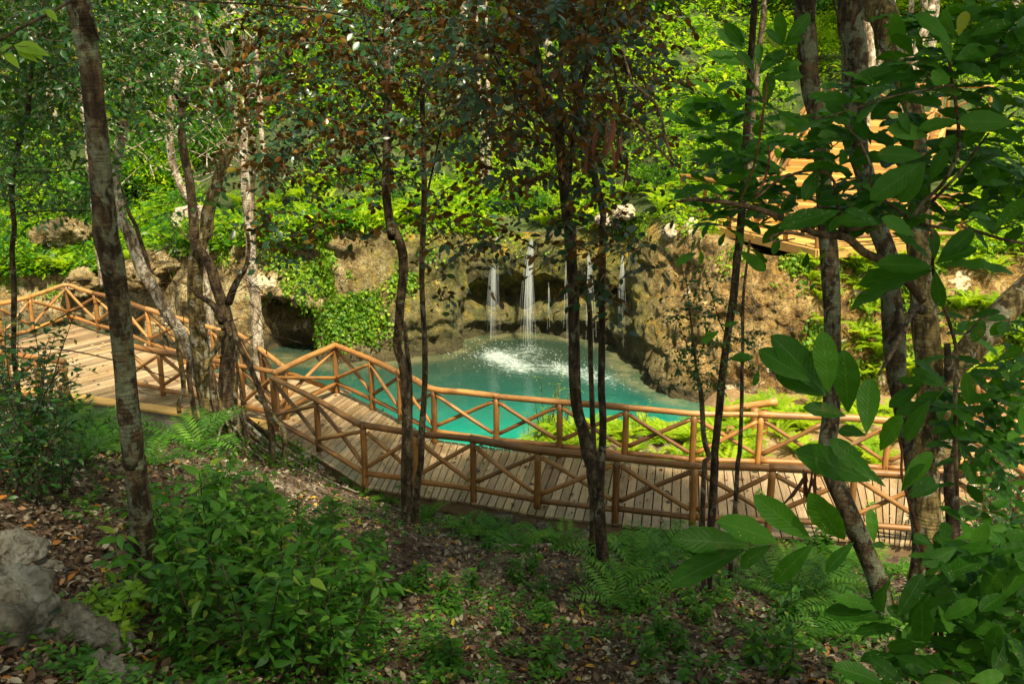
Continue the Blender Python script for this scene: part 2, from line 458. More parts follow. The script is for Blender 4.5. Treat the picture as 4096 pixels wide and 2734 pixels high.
def rock_mat(name, cliff=False, pale=(.46, .37, .20), warm=(.24, .155, .044), dark=(.038, .030, .011)):
    m, t, out = new_mat(name)
    pos = world_pos(t)
    a = noise(t, pos, 1.6, 6, .6, .3)
    b = noise(t, pos, 6., 6, .7)
    f = math_(t, 'ADD', math_(t, 'MULTIPLY', a, .6), math_(t, 'MULTIPLY', b, .4))
    col = ramp(t, f, [(.38, dark), (.46, warm), (.53, tuple(.5 * (x + y) for x, y in zip(warm, pale))), (.62, pale)])
    stain = noise(t, mapping(t, pos, (1, 1, .25)), 4., 5, .6)
    col = mix(t, mrange(t, stain, .52, .7, 0, .6), col, dark)
    fine = noise(t, mapping(t, pos, (1, 1, .8)), 17., 6, .75)
    col = mix(t, mrange(t, fine, .36, .52, .75, 0), col, dark)
    if cliff:
        s = t.nodes.new('ShaderNodeSeparateXYZ'); t.links.new(pos, s.inputs[0])
        x, z = s.outputs[0], s.outputs[2]
        # algae and moss where the falls keep the rock wet
        wx = math_(t, 'MULTIPLY', mrange(t, x, -5.6, -1.2), mrange(t, x, 2.9, 4.4, 1, 0))
        gold = noise(t, mapping(t, pos, (1, 1, .5), (3, 1, 7)), 2.2, 5, .6)
        moss = ramp(t, gold, [(.34, (.018, .022, .006)), (.46, (.060, .064, .012)), (.53, (.095, .105, .012)), (.59, (.18, .15, .014)), (.66, (.38, .24, .012))])
        low = mrange(t, z, -.1, .9, 1, 0)
        moss = mix(t, math_(t, 'MULTIPLY', low, .75), moss, (.06, .065, .022))
        brk = mrange(t, noise(t, pos, 1.3, 5, .6), .36, .55)
        col = mix(t, math_(t, 'MULTIPLY', wx, math_(t, 'ADD', .72, math_(t, 'MULTIPLY', brk, .28))), col, moss)
        # brown-gold tint of the right face
        rx = mrange(t, x, 2.6, 4.4)
        col = mix(t, math_(t, 'MULTIPLY', rx, .55), col, (1.1, .84, .42), 'MULTIPLY')
        wl = mrange(t, math_(t, 'ADD', z, math_(t, 'MULTIPLY', a, .5)), -.25, .25, 1, 0)
        col = mix(t, math_(t, 'MULTIPLY', wl, .8), col, (.04, .036, .014))
    vo = t.nodes.new('ShaderNodeTexVoronoi'); vo.feature = 'DISTANCE_TO_EDGE'
    vo.inputs['Scale'].default_value = 3.5; t.links.new(mapping(t, pos, (1, 1, 1.7)), vo.inputs['Vector'])
    crack = mrange(t, vo.outputs['Distance'], 0, .06)
    if cliff:
        wob_ = noise(t, pos, 3.2, 6, .7)
        lines = math_(t, 'ABSOLUTE', math_(t, 'SUBTRACT', wob_, .5))
        col = mix(t, mrange(t, lines, .004, .022, .85, 0), col, (.03, .02, .009))
        wob2 = noise(t, mapping(t, pos, (1, 1, 1.8), (5, 2, 9)), 5.5, 6, .7)
        col = mix(t, mrange(t, math_(t, 'ABSOLUTE', math_(t, 'SUBTRACT', wob2, .5)), .003, .016, .7, 0), col, (.04, .027, .012))
        marl = noise(t, mapping(t, pos, (1, 1, 1), (2, 8, 4)), 1.1, 7, .68)
        col = mix(t, math_(t, 'MULTIPLY', mrange(t, marl, .60, .635, 0, .8), mrange(t, wx, 0, .5, 1, 0)), col, (.66, .55, .38))
    h = math_(t, 'ADD', math_(t, 'ADD', noise(t, pos, 6, 10, .78), math_(t, 'MULTIPLY', noise(t, pos, 34, 4, .7), .4)), math_(t, 'MULTIPLY', crack, .25))
    r = .85
    if cliff: r = mrange(t, noise(t, pos, 2.5, 3), .42, .6, .35, .9)
    bsdf(t, out, col, r, .35, bump(t, h, 1., .10 if cliff else .05))
    return m
M['cliff'] = rock_mat('limestone_cliff', True)
M['rock'] = rock_mat('pale_limestone', False, (.37, .35, .29), (.19, .165, .12), (.065, .055, .04))
M['rock_white'] = rock_mat('white_limestone', False, (.55, .48, .37), (.33, .26, .17), (.12, .09, .06))
def ground_mat(name, hill=False):
    m, t, out = new_mat(name)
    pos = world_pos(t)
    a = noise(t, pos, 2.2, 6, .65); b = noise(t, pos, 18, 5, .7)
    f = math_(t, 'ADD', math_(t, 'MULTIPLY', a, .5), math_(t, 'MULTIPLY', b, .5))
    col = ramp(t, f, [(.35, (.030, .020, .012)), (.48, (.085, .058, .038)), (.56, (.19, .145, .10)), (.66, (.42, .37, .29))])
    if hill:
        c2 = ramp(t, f, [(.40, (.012, .022, .006)), (.54, (.03, .055, .010)), (.66, (.08, .085, .022)), (.78, (.26, .19, .12))])
        col = mix(t, .9, col, c2)
    s = t.nodes.new('ShaderNodeSeparateXYZ'); t.links.new(pos, s.inputs[0])
    sand = math_(t, 'MULTIPLY', mrange(t, s.outputs[0], 3.2, 4.4), mrange(t, s.outputs[1], 16, 17))
    col = mix(t, math_(t, 'MULTIPLY', sand, .55 if not hill else 0.), col, (.27, .16, .065))
    bsdf(t, out, col, .95, .15, bump(t, b, .8, .04))
    return m
M['ground'] = ground_mat('forest_floor')
M['hillsoil'] = ground_mat('hill_soil', True)
def concrete_mat():
    m, t, out = new_mat('stained_concrete')
    pos = world_pos(t)
    a = noise(t, pos, 4, 6, .65)
    col = ramp(t, a, [(.3, (.15, .12, .085)), (.6, (.30, .26, .20)), (.8, (.40, .35, .27))])
    bsdf(t, out, col, .9, .2, bump(t, noise(t, pos, 30, 4), .4, .01))
    return m
M['concrete'] = concrete_mat()
def water_mat():
    m, t, out = new_mat('turquoise_water')
    pos = world_pos(t)
    s = t.nodes.new('ShaderNodeSeparateXYZ'); t.links.new(pos, s.inputs[0])
    sh = attr(t, 'shallow'); fo = attr(t, 'foam')
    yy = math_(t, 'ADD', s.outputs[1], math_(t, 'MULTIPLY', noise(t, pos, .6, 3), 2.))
    col = ramp(t, mrange(t, yy, 18.5, 27., 0, 1), [(0, (.004, .20, .145)), (.3, (.005, .12, .09)), (.6, (.010, .062, .048)), (1, (.02, .035, .022))])  # far end darker: depth tone, with shade and reflection put into the colour
    col = mix(t, sh, col, ramp(t, noise(t, pos, 2.5, 5), [(.4, (.06, .07, .03)), (.6, (.17, .15, .07))]))
    rag = noise(t, mapping(t, pos, (1, 1.3, 1)), 5., 7, .75, 1.2)
    ff = mrange(t, math_(t, 'ADD', fo, math_(t, 'MULTIPLY', math_(t, 'SUBTRACT', rag, .5), 2.6)), .45, 1.35)
    ff = math_(t, 'MULTIPLY', ff, mrange(t, fo, .02, .25))
    col = mix(t, math_(t, 'MULTIPLY', ff, .55), col, (.62, .72, .68))
    h1 = noise(t, mapping(t, pos, (1, 1, 1)), 1.6, 3, .5)
    h2 = noise(t, pos, 7., 3, .5)
    hh = math_(t, 'ADD', h1, math_(t, 'MULTIPLY', h2, math_(t, 'ADD', .1, math_(t, 'MULTIPLY', fo, 1.2))))
    rg = mrange(t, fo, .05, .6, .06, .4)
    p = bsdf(t, out, col, rg, .5, bump(t, hh, .35, .05))
    p.inputs['IOR'].default_value = 1.33
    return m
M['water'] = water_mat()
def fall_mat(name, alpha):
    m, t, out = new_mat(name)
    p = bsdf(t, None, (.80, .86, .86), .35, .5)
    tr = t.nodes.new('ShaderNodeBsdfTransparent')
    tl = t.nodes.new('ShaderNodeBsdfTranslucent'); tl.inputs[0].default_value = (.8, .86, .86, 1)
    m1 = t.nodes.new('ShaderNodeMixShader'); m1.inputs[0].default_value = .4
    t.links.new(p.outputs[0], m1.inputs[1]); t.links.new(tl.outputs[0], m1.inputs[2])
    m2 = t.nodes.new('ShaderNodeMixShader'); m2.inputs[0].default_value = alpha
    t.links.new(tr.outputs[0], m2.inputs[1]); t.links.new(m1.outputs[0], m2.inputs[2])
    t.links.new(m2.outputs[0], out.inputs[0])
    return m
M['fall'] = fall_mat('falling_water', .075)
M['spray'] = fall_mat('water_spray', .4)

# ---------------------------------------------------------------- the lie of the land
YB_X = [-16, -12.8, -9.7, -8.3, -5.0, -4.5, -3.6, -2.4, -1.4, 0, 3, 6, 8, 12]
YB_Y = [22.5, 21.8, 20.1, 19.6, 18.4, 17.9, 17.0, 15.8, 15.0, 14.4, 13.8, 13.3, 12.4, 11.5]
def yb(x): return np.interp(x, YB_X, YB_Y) + .12
ST = [(-26, 31, -26, 32, .8), (-16, 28.8, -16, 29.9, .8), (-12.5, 27.9, -12.5, 28.9, .9), (-9.5, 26.2, -9.8, 27.4, 1.7), (-7.2, 25.4, -7.6, 26.6, 2.2),
      (-6.2, 25.2, -6.3, 26.2, 2.4), (-5.2, 25.0, -5.2, 26.0, 2.6), (-4.1, 24.7, -4.2, 25.8, 2.8), (-2.2, 25.5, -2.5, 26.6, 2.7), (-1.45, 26.2, -1.7, 27.2, 2.5),
      (-1.0, 27.2, -1.2, 28.1, 2.35), (.43, 27.7, .43, 28.4, 2.25), (1.5, 27.4, 1.6, 28.2, 2.3), (2.9, 26.4, 3.2, 27.6, 2.8), (2.95, 25.0, 3.8, 26.2, 3.0),
      (3.2, 23.3, 4.4, 24.5, 2.95), (4.1, 21.8, 5.2, 23.0, 2.8), (5.9, 21.2, 6.3, 22.3, 2.7), (7.5, 20.9, 8, 22.6, 2.7), (10, 20.5, 10.5, 23, 2.8),
      (14, 20, 14.5, 23, 3), (22, 19, 22, 23, 3.6)]
ST = np.array(ST, float)
def hill_z(x, y, rough=True):
    x = np.atleast_1d(np.asarray(x, float)); y = np.atleast_1d(np.asarray(y, float))
    yt = np.interp(x, ST[:, 2], ST[:, 3]); zt = np.interp(x, ST[:, 2], ST[:, 4])
    d = np.maximum(y - yt, 0)
    z = zt + .10 * np.minimum(d, 7) + .44 * np.maximum(d - 6, 0) - .012 * np.maximum(d - 20, 0) ** 2 * .3
    if rough: z = z + sstep(0, 2, d) * (.35 * n2(x, y, .25, 3, 5) + .10 * n2(x, y, 1.1, 3, 6))
    s = (x - 5.75) * .5 + (y - 25.0) * .866; l = (x - 5.75) * .866 - (y - 25.0) * .5      # along and across the steps
    low = 2.42 + np.clip(s - 1.1, 0, 6.6) * .345
    m = sstep(-2.2, -.6, l) * sstep(6.5, 4.6, l) * sstep(-5, -3, s) * sstep(12, 9.5, s)
    return np.where(z > low, z * (1 - m) + low * m, z)
WATER_Z = -.6
def ground_z(x, y):
    x = np.atleast_1d(np.asarray(x, float)); y = np.atleast_1d(np.asarray(y, float))
    e = yb(x) - y
    up = -.34 + .36 * np.maximum(e, 0) + .10 * np.exp(-np.maximum(e, 0) / .8) - .45 * np.exp(-np.maximum(e, 0) / 1.6) * sstep(-4.9, -6.2, x)
    up = up + sstep(.2, 2.5, e) * (.16 * n2(x, y, .5, 3, 1) + .05 * n2(x, y, 2.2, 3, 2))
    up = up + .35 * np.exp(-(((x + 4.9) / 1.0) ** 2 + ((y - 16.7) / .9) ** 2))          # mound of roots under the fig
    bank = np.interp(y, [14, 17.6, 18.6, 20.2, 22], [-.45, -.28, -.22, -.62, -1.3])
    bank = bank + sstep(17, 18, y) * .05 * n2(x, y, 1.5, 3, 3)
    sandy = -.22 + .05 * n2(x, y, 1.2, 3, 3)
    bx = sstep(3.6, 5.0, x)
    bank = bank * (1 - bx) + sandy * bx
    pool = np.where(x < -7.5, -.9, -1.5)
    wx = sstep(-.9, .9, x + .25 * n2(x, y, .8, 2, 4))
    back = pool * (1 - wx) + bank * wx
    wt = sstep(-.25, -1.5, e)
    return up * (1 - wt) + back * wt
def GP(px, py):
    d = ray(px, py)
    P = np.array([0, 0, CAM_Z]) + d * np.arange(2, 32, .03)[:, None]
    k = np.argmax(P[:, 2] < ground_z(P[:, 0], P[:, 1]))
    return P[k]
def GZ(x, y): return float(ground_z(x, y)[0])

def grid_mesh(V, n, m):
    i = (np.arange(n - 1)[:, None] * m + np.arange(m - 1)[None]).ravel()
    return np.column_stack([i, i + 1, i + m + 1, i + m])
# forest floor
nx, ny = 330, 300
xs = np.linspace(-26, 26, nx); ys = -8 + 38 * np.linspace(0, 1, ny)
X, Y = np.meshgrid(xs, ys)
Z = ground_z(X.ravel(), Y.ravel())
ytop = np.interp(X.ravel(), ST[:, 0], ST[:, 1])
mb = MB(); mb.add(np.column_stack([X.ravel(), Y.ravel(), Z]), grid_mesh(None, ny, nx))
kind(mb.build('ground', M['ground']), 'structure')
# hillside
nu, nv = 260, 150
xs = np.linspace(-60, 60, nu); vv = np.linspace(0, 1, nv) ** 1.5
X, Vv = np.meshgrid(xs, vv)
yt = np.interp(X, ST[:, 2], ST[:, 3])
Yh = yt + Vv * (85 - yt)
mb = MB(); mb.add(np.column_stack([X.ravel(), Yh.ravel(), hill_z(X.ravel(), Yh.ravel())]), grid_mesh(None, nv, nu))
kind(mb.build('hillside', M['hillsoil']), 'structure')
# cliff
seg = np.concatenate([[0], np.cumsum(np.linalg.norm(np.diff(ST[:, :2], axis=0), axis=1))])
K = catmull(np.column_stack([ST[:, :2], np.zeros(len(ST)), ST[:, 2:]]), .055)
b_, t_, tz = K[:, :2], K[:, 3:5], K[:, 5]
nc = len(K); nr = 104
vz = np.linspace(0, 1, nr)
zb = -1.8
P = np.zeros((nr, nc, 3))
tan = unit(np.gradient(b_, axis=0)); nrm = np.column_stack([tan[:, 1], -tan[:, 0]])      # towards the pool
for k, v in enumerate(vz):
    P[k, :, :2] = b_ * (1 - v ** 1.6) + t_ * v ** 1.6
    P[k, :, 2] = zb + (tz - zb) * v
F = P.reshape(-1, 3)
nn = np.tile(nrm, (nr, 1))
x, z = F[:, 0], F[:, 2]
d = .42 * fbm(F * .5, 2, 20) + .06 * fbm(F * np.array([2.2, 2.2, 1.1]), 4, 30) + .055 * fbm(F * np.array([5.5, 5.5, 4.]), 4, 40)
d += .14 * np.abs(vnoise(F * np.array([.9, .9, 3.4]), 55)) - .07
d += .07 * (.35 - np.abs(fbm(F * np.array([1.9, 1.9, 1.5]), 3, 88))) + .15 * (.35 - np.abs(fbm(F * np.array([2.4, 2.4, .45]), 3, 89)))
d += .030 * fbm(F * np.array([13., 13., 9.]), 3, 91)
wf = sstep(-1.4, -.6, x) * sstep(3.3, 2.7, x) * (F[:, 1] > 25.5)
lip = fbm(np.column_stack([x * 1.6, 0 * x, 0 * x]), 3, 60)
d += wf * (.45 * sstep(.65, 1.1, z + .25 * lip) - .65 * np.exp(-((z - .55 - .2 * lip) / .34) ** 2) + .42 * np.exp(-((z - .02 - .12 * lip) / .26) ** 2) + .10 * np.sin(x * 5.2 + lip * 2) * sstep(.6, 1.2, z))
cave = np.exp(-((x + 6.0) / .75) ** 4) * sstep(.95, .55, z + .25 * vnoise(F * 1.5, 9))
d -= 1.7 * cave
edge = np.repeat(np.clip((1 - vz) * 7, .15, 1), nc)
F[:, :2] += nn * (d * edge)[:, None]
F[:, 2] += edge * .10 * fbm(F * 2.2, 3, 70)
# carry the top back into the hill
back = F[-nc:].copy(); back[:, :2] -= nrm * 1.4; back[:, 2] -= .35
F = np.vstack([F, back])
mb = MB(); mb.add(F, grid_mesh(None, nr + 1, nc)[:, ::-1])
CL = F[:nr * nc].reshape(nr, nc, 3)
CN = np.cross(np.gradient(CL, axis=1), np.gradient(CL, axis=0)); CN = unit(CN)
if CN[40, nc // 2, 1] > 0: CN = -CN
kind(mb.build('cliff', M['cliff']), 'structure')
# pool
nx, ny = 260, 240
X, Y = np.meshgrid(np.linspace(-16, 9, nx), np.linspace(14.8, 30, ny))
xx, yy = X.ravel(), Y.ravel()
IMP = [UP(px, py, WATER_Z) for px, py in ((1985, 1425), (2075, 1470), (2130, 1405), (2245, 1475), (2360, 1500), (2430, 1525))]
foam = np.zeros(len(xx))
for k, p in enumerate(IMP):
    foam += (1.0, .85, .6, .8, .5, .45)[k] * np.exp(-(((xx - p[0]) / .55) ** 2 + ((yy - p[1]) / .75) ** 2))
bd = np.full(len(xx), 9.)
BL = K[:, :2]
for q in BL[::4]: bd = np.minimum(bd, np.hypot(xx - q[0], yy - q[1]))
gd = WATER_Z - ground_z(xx, yy)
shallow = np.clip(np.maximum(sstep(.75, .2, bd), sstep(.22, .02, gd)), 0, 1) * .5
mb = MB(); mb.add(np.column_stack([xx, yy, np.full(len(xx), WATER_Z)]), grid_mesh(None, ny, nx))
kind(mb.build('water', M['water'], extra={'foam': np.clip(foam, 0, 1.4), 'shallow': shallow}), 'structure')

# ---------------------------------------------------------------- boardwalks
def clip_half(poly, n, c):
    out = []
    for i in range(len(poly)):
        a, b = poly[i], poly[(i + 1) % len(poly)]
        da, db = np.dot(n, a) - c, np.dot(n, b) - c
        if da <= 0: out.append(a)
        if (da < 0) != (db < 0) and abs(da - db) > 1e-9: out.append(a + (b - a) * da / (da - db))
    return out
def planks_poly(mb, poly, dirv, w=.145, gap=.012, z=0., th=.035):
    """parallel planks filling a convex outline; each plank a body of its own inside the deck mesh"""
    poly = [np.asarray(p, float) for p in poly]
    d = unit(np.asarray(dirv, float)); n = np.array([-d[1], d[0]])
    lo, hi = min(np.dot(n, p) for p in poly), max(np.dot(n, p) for p in poly)
    k = lo
    while k < hi:
        q = clip_half(clip_half(poly, n, k + w - gap), -n, -k)
        if len(q) >= 3:
            zz = z + rng.normal() * .002
            m = len(q)
            V = np.array([[*p, zz] for p in q] + [[*p, zz - th] for p in q])
            uv = np.array([[np.dot(d, p), np.dot(n, p) - k] for p in q] * 2)
            c = np.mean(V[:m], axis=0); V = np.vstack([V, c]); uv = np.vstack([uv, uv[:m].mean(0)])
            T = [[2 * m, i, (i + 1) % m] for i in range(m)]
            ar = sum(q[i][0] * q[(i + 1) % m][1] - q[(i + 1) % m][0] * q[i][1] for i in range(m))
            if ar < 0: T = [[a, c_, b] for a, b, c_ in T]
            Q = [[i, (i + 1) % m, m + (i + 1) % m, m + i] for i in range(m)]
            mb.add(V, Q, T, uv, float(rng.random()))
        k += w
def planks_ruled(mb, A, B, w=.15, gap=.019, z=0., th=.035):
    """planks laid across a walk between two edge lines, fanning round its bends"""
    A, B = np.asarray(A, float), np.asarray(B, float)
    sa = np.concatenate([[0], np.cumsum(np.linalg.norm(np.diff(A, axis=0), axis=1))])
    n = int(max(sa[-1], np.linalg.norm(np.diff(B, axis=0), axis=1).sum()) / w)
    pa = np.arange(len(A))
    def at(P, t): return np.array([np.interp(t, pa, P[:, 0]), np.interp(t, pa, P[:, 1])])
    tt = np.interp(np.linspace(0, sa[-1], n + 1), sa, pa)
    for i in range(n):
        a0, a1, b0, b1 = at(A, tt[i]), at(A, tt[i + 1]), at(B, tt[i]), at(B, tt[i + 1])
        fa = gap / max(np.linalg.norm(a1 - a0), .02); fb = gap / max(np.linalg.norm(b1 - b0), .02)
        a1 = a1 + (a0 - a1) * min(fa, .3); b1 = b1 + (b0 - b1) * min(fb, .3)
        e = unit(b0 - a0)
        b0 = b0 + e * rng.normal() * .01; b1 = b1 + e * rng.normal() * .01
        zz = z + rng.normal() * .002
        q = [a0, a1, b1, b0]
        V = np.array([[*p, zz] for p in q] + [[*p, zz - th] for p in q])
        ln = np.linalg.norm(b0 - a0)
        uv = np.array([[0, 0], [0, w], [ln, w], [ln, 0]] * 2)
        top = [0, 1, 2, 3]
        ar = sum(q[k][0] * q[(k + 1) % 4][1] - q[(k + 1) % 4][0] * q[k][1] for k in range(4))
        if ar < 0: top = top[::-1]
        mb.add(V, [top] + [[k, (k + 1) % 4, 4 + (k + 1) % 4, 4 + k] for k in range(4)], None, uv, float(rng.random()))
def beam(mb, a, b, wd, ht, ztop, rnd=.5):
    a, b = np.asarray(a, float), np.asarray(b, float)
    d = b - a; n = unit(np.array([-d[1], d[0]]))
    box(mb, [*(a + b) / 2, ztop - ht / 2], [*(d / 2), 0], [*(n * wd / 2), 0], [0, 0, ht / 2], rnd)

HR = 1.09
def railing(label, nodes, z0=0., group='log railings of the boardwalk', skip=(), grey=False, zs=None, breaks=2, flip=0):
    nodes = [np.asarray(p, float)[:2] for p in nodes]
    zs = [z0] * len(nodes) if zs is None else zs
    t = thing('log_railing', label, 'railing', (*nodes[0], zs[0]), group)
    lm = M['log_grey'] if grey else M['log']
    P = [np.array([p[0], p[1], z]) for p, z in zip(nodes, zs)]
    up = np.array([0, 0, 1.])
    n = len(P)
    k = 0
    while k < n - 1:                                            # handrails
        e = min(k + breaks, n - 1)
        if n - 1 - e == 1: e = n - 1
        m = MB()
        q = [P[i] + up * (HR + rng.normal() * .008) for i in range(k, e + 1)]
        a = unit(q[1] - q[0]); b = unit(q[-1] - q[-2])
        q[0] = q[0] - a * .05; q[-1] = q[-1] + b * .05
        pts = []
        for i in range(len(q) - 1): pts += [q[i], q[i] * .5 + q[i + 1] * .5 + np.array([0, 0, rng.normal() * .006])]
        pts.append(q[-1]); r_ = rng.uniform(.052, .064)
        tube(m, pts, [r_ - .008 * i / len(pts) * (1 if k % 4 else -1) for i in range(len(pts))], 12, .12, .05, 0, seed=int(rng.integers(99)), rnd=float(rng.random()))
        m.build('handrail', lm, t)
        k = e
    for i in range(n):                                          # posts, every other one only down to the bottom rail
        m = MB()
        full = i % 2 == flip or i in (0, n - 1)
        tube(m, [P[i] + up * (-.06 if full else .10), P[i] + up * (HR - .045)], [rng.uniform(.054, .064), rng.uniform(.050, .060)], 12, .12, .07, 0, seed=int(rng.integers(99)), rnd=float(rng.random()))
        m.build('post', lm, t)
    for i in range(n - 1):
        if i in skip: continue
        a, b = P[i], P[i + 1]
        d = unit(b - a); nn = unit(np.array([-d[1], d[0], 0.]))
        m = MB()
        tube(m, [a + d * .055 + up * .23, b - d * .055 + up * (.23 + rng.normal() * .01)], [rng.uniform(.045, .053), rng.uniform(.042, .05)], 10, .12, .07, 0, seed=int(rng.integers(99)), rnd=float(rng.random()))
        m.build('bottom_rail', lm, t)
        s = 1 if rng.random() < .5 else -1
        for q, (za, zb_) in enumerate(((HR - .12, .36), (.36, HR - .12))):
            m = MB()
            o = nn * (.036 if q == 0 else -.036) * s
            tube(m, [a + d * .06 + up * za + o * .4, (a + b) / 2 + up * (za + zb_) / 2 + o, b - d * .06 + up * zb_ + o * .4], [rng.uniform(.036, .044), .038, rng.uniform(.033, .041)], 10, .12, .08, 0, seed=int(rng.integers(99)), rnd=float(rng.random()))
            m.build('brace', lm, t)
    return t
def HP(*px): return [UP(x, y, HR)[:2] for x, y in px]

far_nodes = HP((1339, 1379), (1483, 1437), (1597, 1488), (1735, 1553), (1985, 1583), (2240, 1604), (2505, 1630), (2778, 1653), (3044, 1658), (3300, 1668), (3560, 1681), (3838, 1694), (4096, 1645), (4330, 1600))
near_nodes = HP((1090, 1512), (1265, 1600), (1452, 1702), (1660, 1731), (1892, 1757), (2152, 1801), (2468, 1829), (2781, 1860), (3090, 1872), (3420, 1884), (3740, 1905))
plat_far = HP((-130, 1258), (-10, 1218), (116, 1188), (263, 1140), (378, 1173), (485, 1200), (588, 1237), (725, 1278), (848, 1310), (963, 1342), (1050, 1404), (1135, 1468))
plat_near = HP((492, 1372), (636, 1404), (800, 1431), (963, 1461), (1096, 1489))
end_nodes = HP((1099, 1489), (1339, 1379))
left_nodes = HP((252, 1448), (140, 1430), (20, 1410), (-120, 1390))
B_nodes = HP((3843, 1727), (3970, 1803), (4096, 1884), (4240, 1980))
C_nodes = HP((3800, 1520), (3914, 1537), (4039, 1553), (4180, 1538))

# middle walk
A = far_nodes[:12]; Bn = near_nodes
fa = np.array([A[0], A[1], A[2], A[3], A[4], A[5], A[6], A[7], A[8], A[9], A[11]])
nb_ = np.array(Bn)
nf = fa - nb_
nb2 = nb_ - unit(nf) * .07
fa2 = fa + unit(nf) * .16
t = thing('boardwalk', 'curved plank boardwalk with log railings crossing in front of the turquoise pool', 'boardwalk', (*nb_[3], 0))
mb = MB(); planks_ruled(mb, fa2, nb2); mb.build('deck', M['plank'], t, smooth=False)
for sd in (0, 1):
    mb = MB()
    for i in range(len(nb2) - 1):
        if sd: beam(mb, nb2[i] + unit(nf[i]) * .10, nb2[i + 1] + unit(nf[i + 1]) * .10, .10, .22, -.041)
        else: beam(mb, fa2[i] - unit(nf[i]) * .10, fa2[i + 1] - unit(nf[i + 1]) * .10, .10, .22, -.041)
    mb.build('edge_beam', M['log_grey'], t, smooth=False)
for i in range(0, len(nb2), 2):
    for q, f in ((nb2[i] + unit(nf[i]) * .25, -1.), (fa2[i] - unit(nf[i]) * .25, -1.8)):
        mb = MB(); tube(mb, [[*q, f], [*q, -.262]], .09, 10, .4)
        mb.build('pile', M['log_grey'], t)
railing('log handrail with crossed braces along the pool side of the curved boardwalk', far_nodes, flip=1)
railing('log handrail with crossed braces along the slope side of the curved boardwalk', near_nodes, flip=0)
railing('short sloping end bay of log railing where boardwalk meets the wide platform', end_nodes)
# platform on the left
pf = [np.array(p) for p in plat_far]; pn = [np.array(p) for p in plat_near]
dirp = unit(UP(428, 1407, 0)[:2] - UP(259, 1447, 0)[:2])
o1 = UP(255, 1590, 0)[:2]; o2 = UP(464, 1620, 0)[:2]
outer = [np.array([-13.6, 21.6]), o1, o2, np.array([-5.0, 18.72]), nb2[0] + np.array([-.02, .02])]
poly1 = [outer[0], o1, o2, outer[3], pf[9], pf[3] + np.array([-.05, .2]), pf[1] + np.array([-.2, 0])]
t = thing('wooden_platform', 'wide wet plank platform with pale edge board on a concrete footing', 'platform', (*o2, 0))
mb = MB(); planks_poly(mb, poly1, dirp, .15, .018)
poly2 = [outer[3] + np.array([-.3, .1]), outer[4], fa2[0] + np.array([.25, .0]), pf[9] + np.array([.9, .3]), pf[9]]
planks_poly(mb, poly2, dirp, .15, .012, z=-.008)
mb.build('deck', M['plank'], t, smooth=False)
mb = MB()
for a, b in zip(outer[:-1], outer[1:]):
    d = unit(b - a); n = np.array([-d[1], d[0]])
    box(mb, [*((a + b) / 2 + n * .12), -.005], [*((b - a) / 2), 0], [*(n * .16), 0], [0, 0, .022], float(rng.random()))
mb.build('edge_board', M['board'], t, smooth=False)
mb = MB()
for a, b in zip(outer[:-1], outer[1:]): beam(mb, a + [0, .13], b + [0, .13], .2, .75, -.045)
mb.build('footing', M['concrete'], t, smooth=False)
mb = MB()
for a, b in zip(pf[1:9], pf[2:10]): beam(mb, a, b, .12, .3, -.045)
mb.build('edge_beam', M['log_grey'], t, smooth=False)
railing('long log railing round the far side of the wide platform, gable corner', plat_far, flip=1)
railing('log railing on the near side of the platform behind the fig tree', plat_near, flip=0)
railing('low log railing half hidden by the dark shrub beside the platform', left_nodes)
# one slanting stay from the platform railing to the boardwalk's foot
mb = MB(); tube(mb, [[*pf[11], 1.0], [*(fa2[0] + np.array([-.12, -.05])), .02]], [.055, .05], 12, .15, .05, seed=4)
tag(mb.build('slanting_log', M['log']), 'single log slanting down to the corner of the boardwalk end', 'log')
# walk on the right
t = thing('boardwalk', 'plank walkway bending off behind the thick trunks beyond the boardwalk', 'boardwalk', (9, 14, 0))
poly = [nb2[-1], nb2[-1] + [3.4, -2.6], np.array([12.5, 12.5]), np.array([12.5, 17]), far_nodes[11] + [.1, .2], fa2[-1]]
mb = MB(); planks_poly(mb, [nb2[-1], nb2[-1] + np.array([3., -2.]), np.array([13., 12.5]), np.array([13., 16.8]), far_nodes[12] + np.array([0, .2]), fa2[-1]], (.3, 1), .15, .012, z=-.008)
mb.build('deck', M['plank'], t, smooth=False)
railing('log railing running down towards the viewer beside the thick trunks', B_nodes, flip=1)
railing('thin orange log railing below the fern bank beyond the plank bench', C_nodes, z0=0.05)
mb = MB()
for a, b in zip(C_nodes[:-1], C_nodes[1:]): beam(mb, a - [0, .6], b - [0, .6], 1.5, .12, .02)
tag(mb.build('plank_walk', M['plank'], smooth=False), 'narrow plank walk under the orange log railing by the fern bank', 'boardwalk')
# weathered bench of planks
t = thing('plank_bench', 'grey weathered plank bench top showing behind the slanting railing', 'bench', (8.5, 15.5, 0))
bc = UP(4010, 1790, .62); bd_ = unit(np.array([.75, -.66])); bn = np.array([-bd_[1], bd_[0]])
mb = MB()
for k in range(5): box(mb, [*(bc[:2] + bn * (k - 2) * .125), .62], [*(bd_ * 1.0), 0], [*(bn * .056), 0], [0, 0, .02], float(rng.random()))
mb.build('seat', M['grey_plank'], t, smooth=False)
for s in (-.8, .8):
    mb = MB(); box(mb, [*(bc[:2] + bd_ * s), .30], [*(bd_ * .05), 0], [*(bn * .26), 0], [0, 0, .30]); mb.build('leg', M['grey_plank'], t, smooth=False)
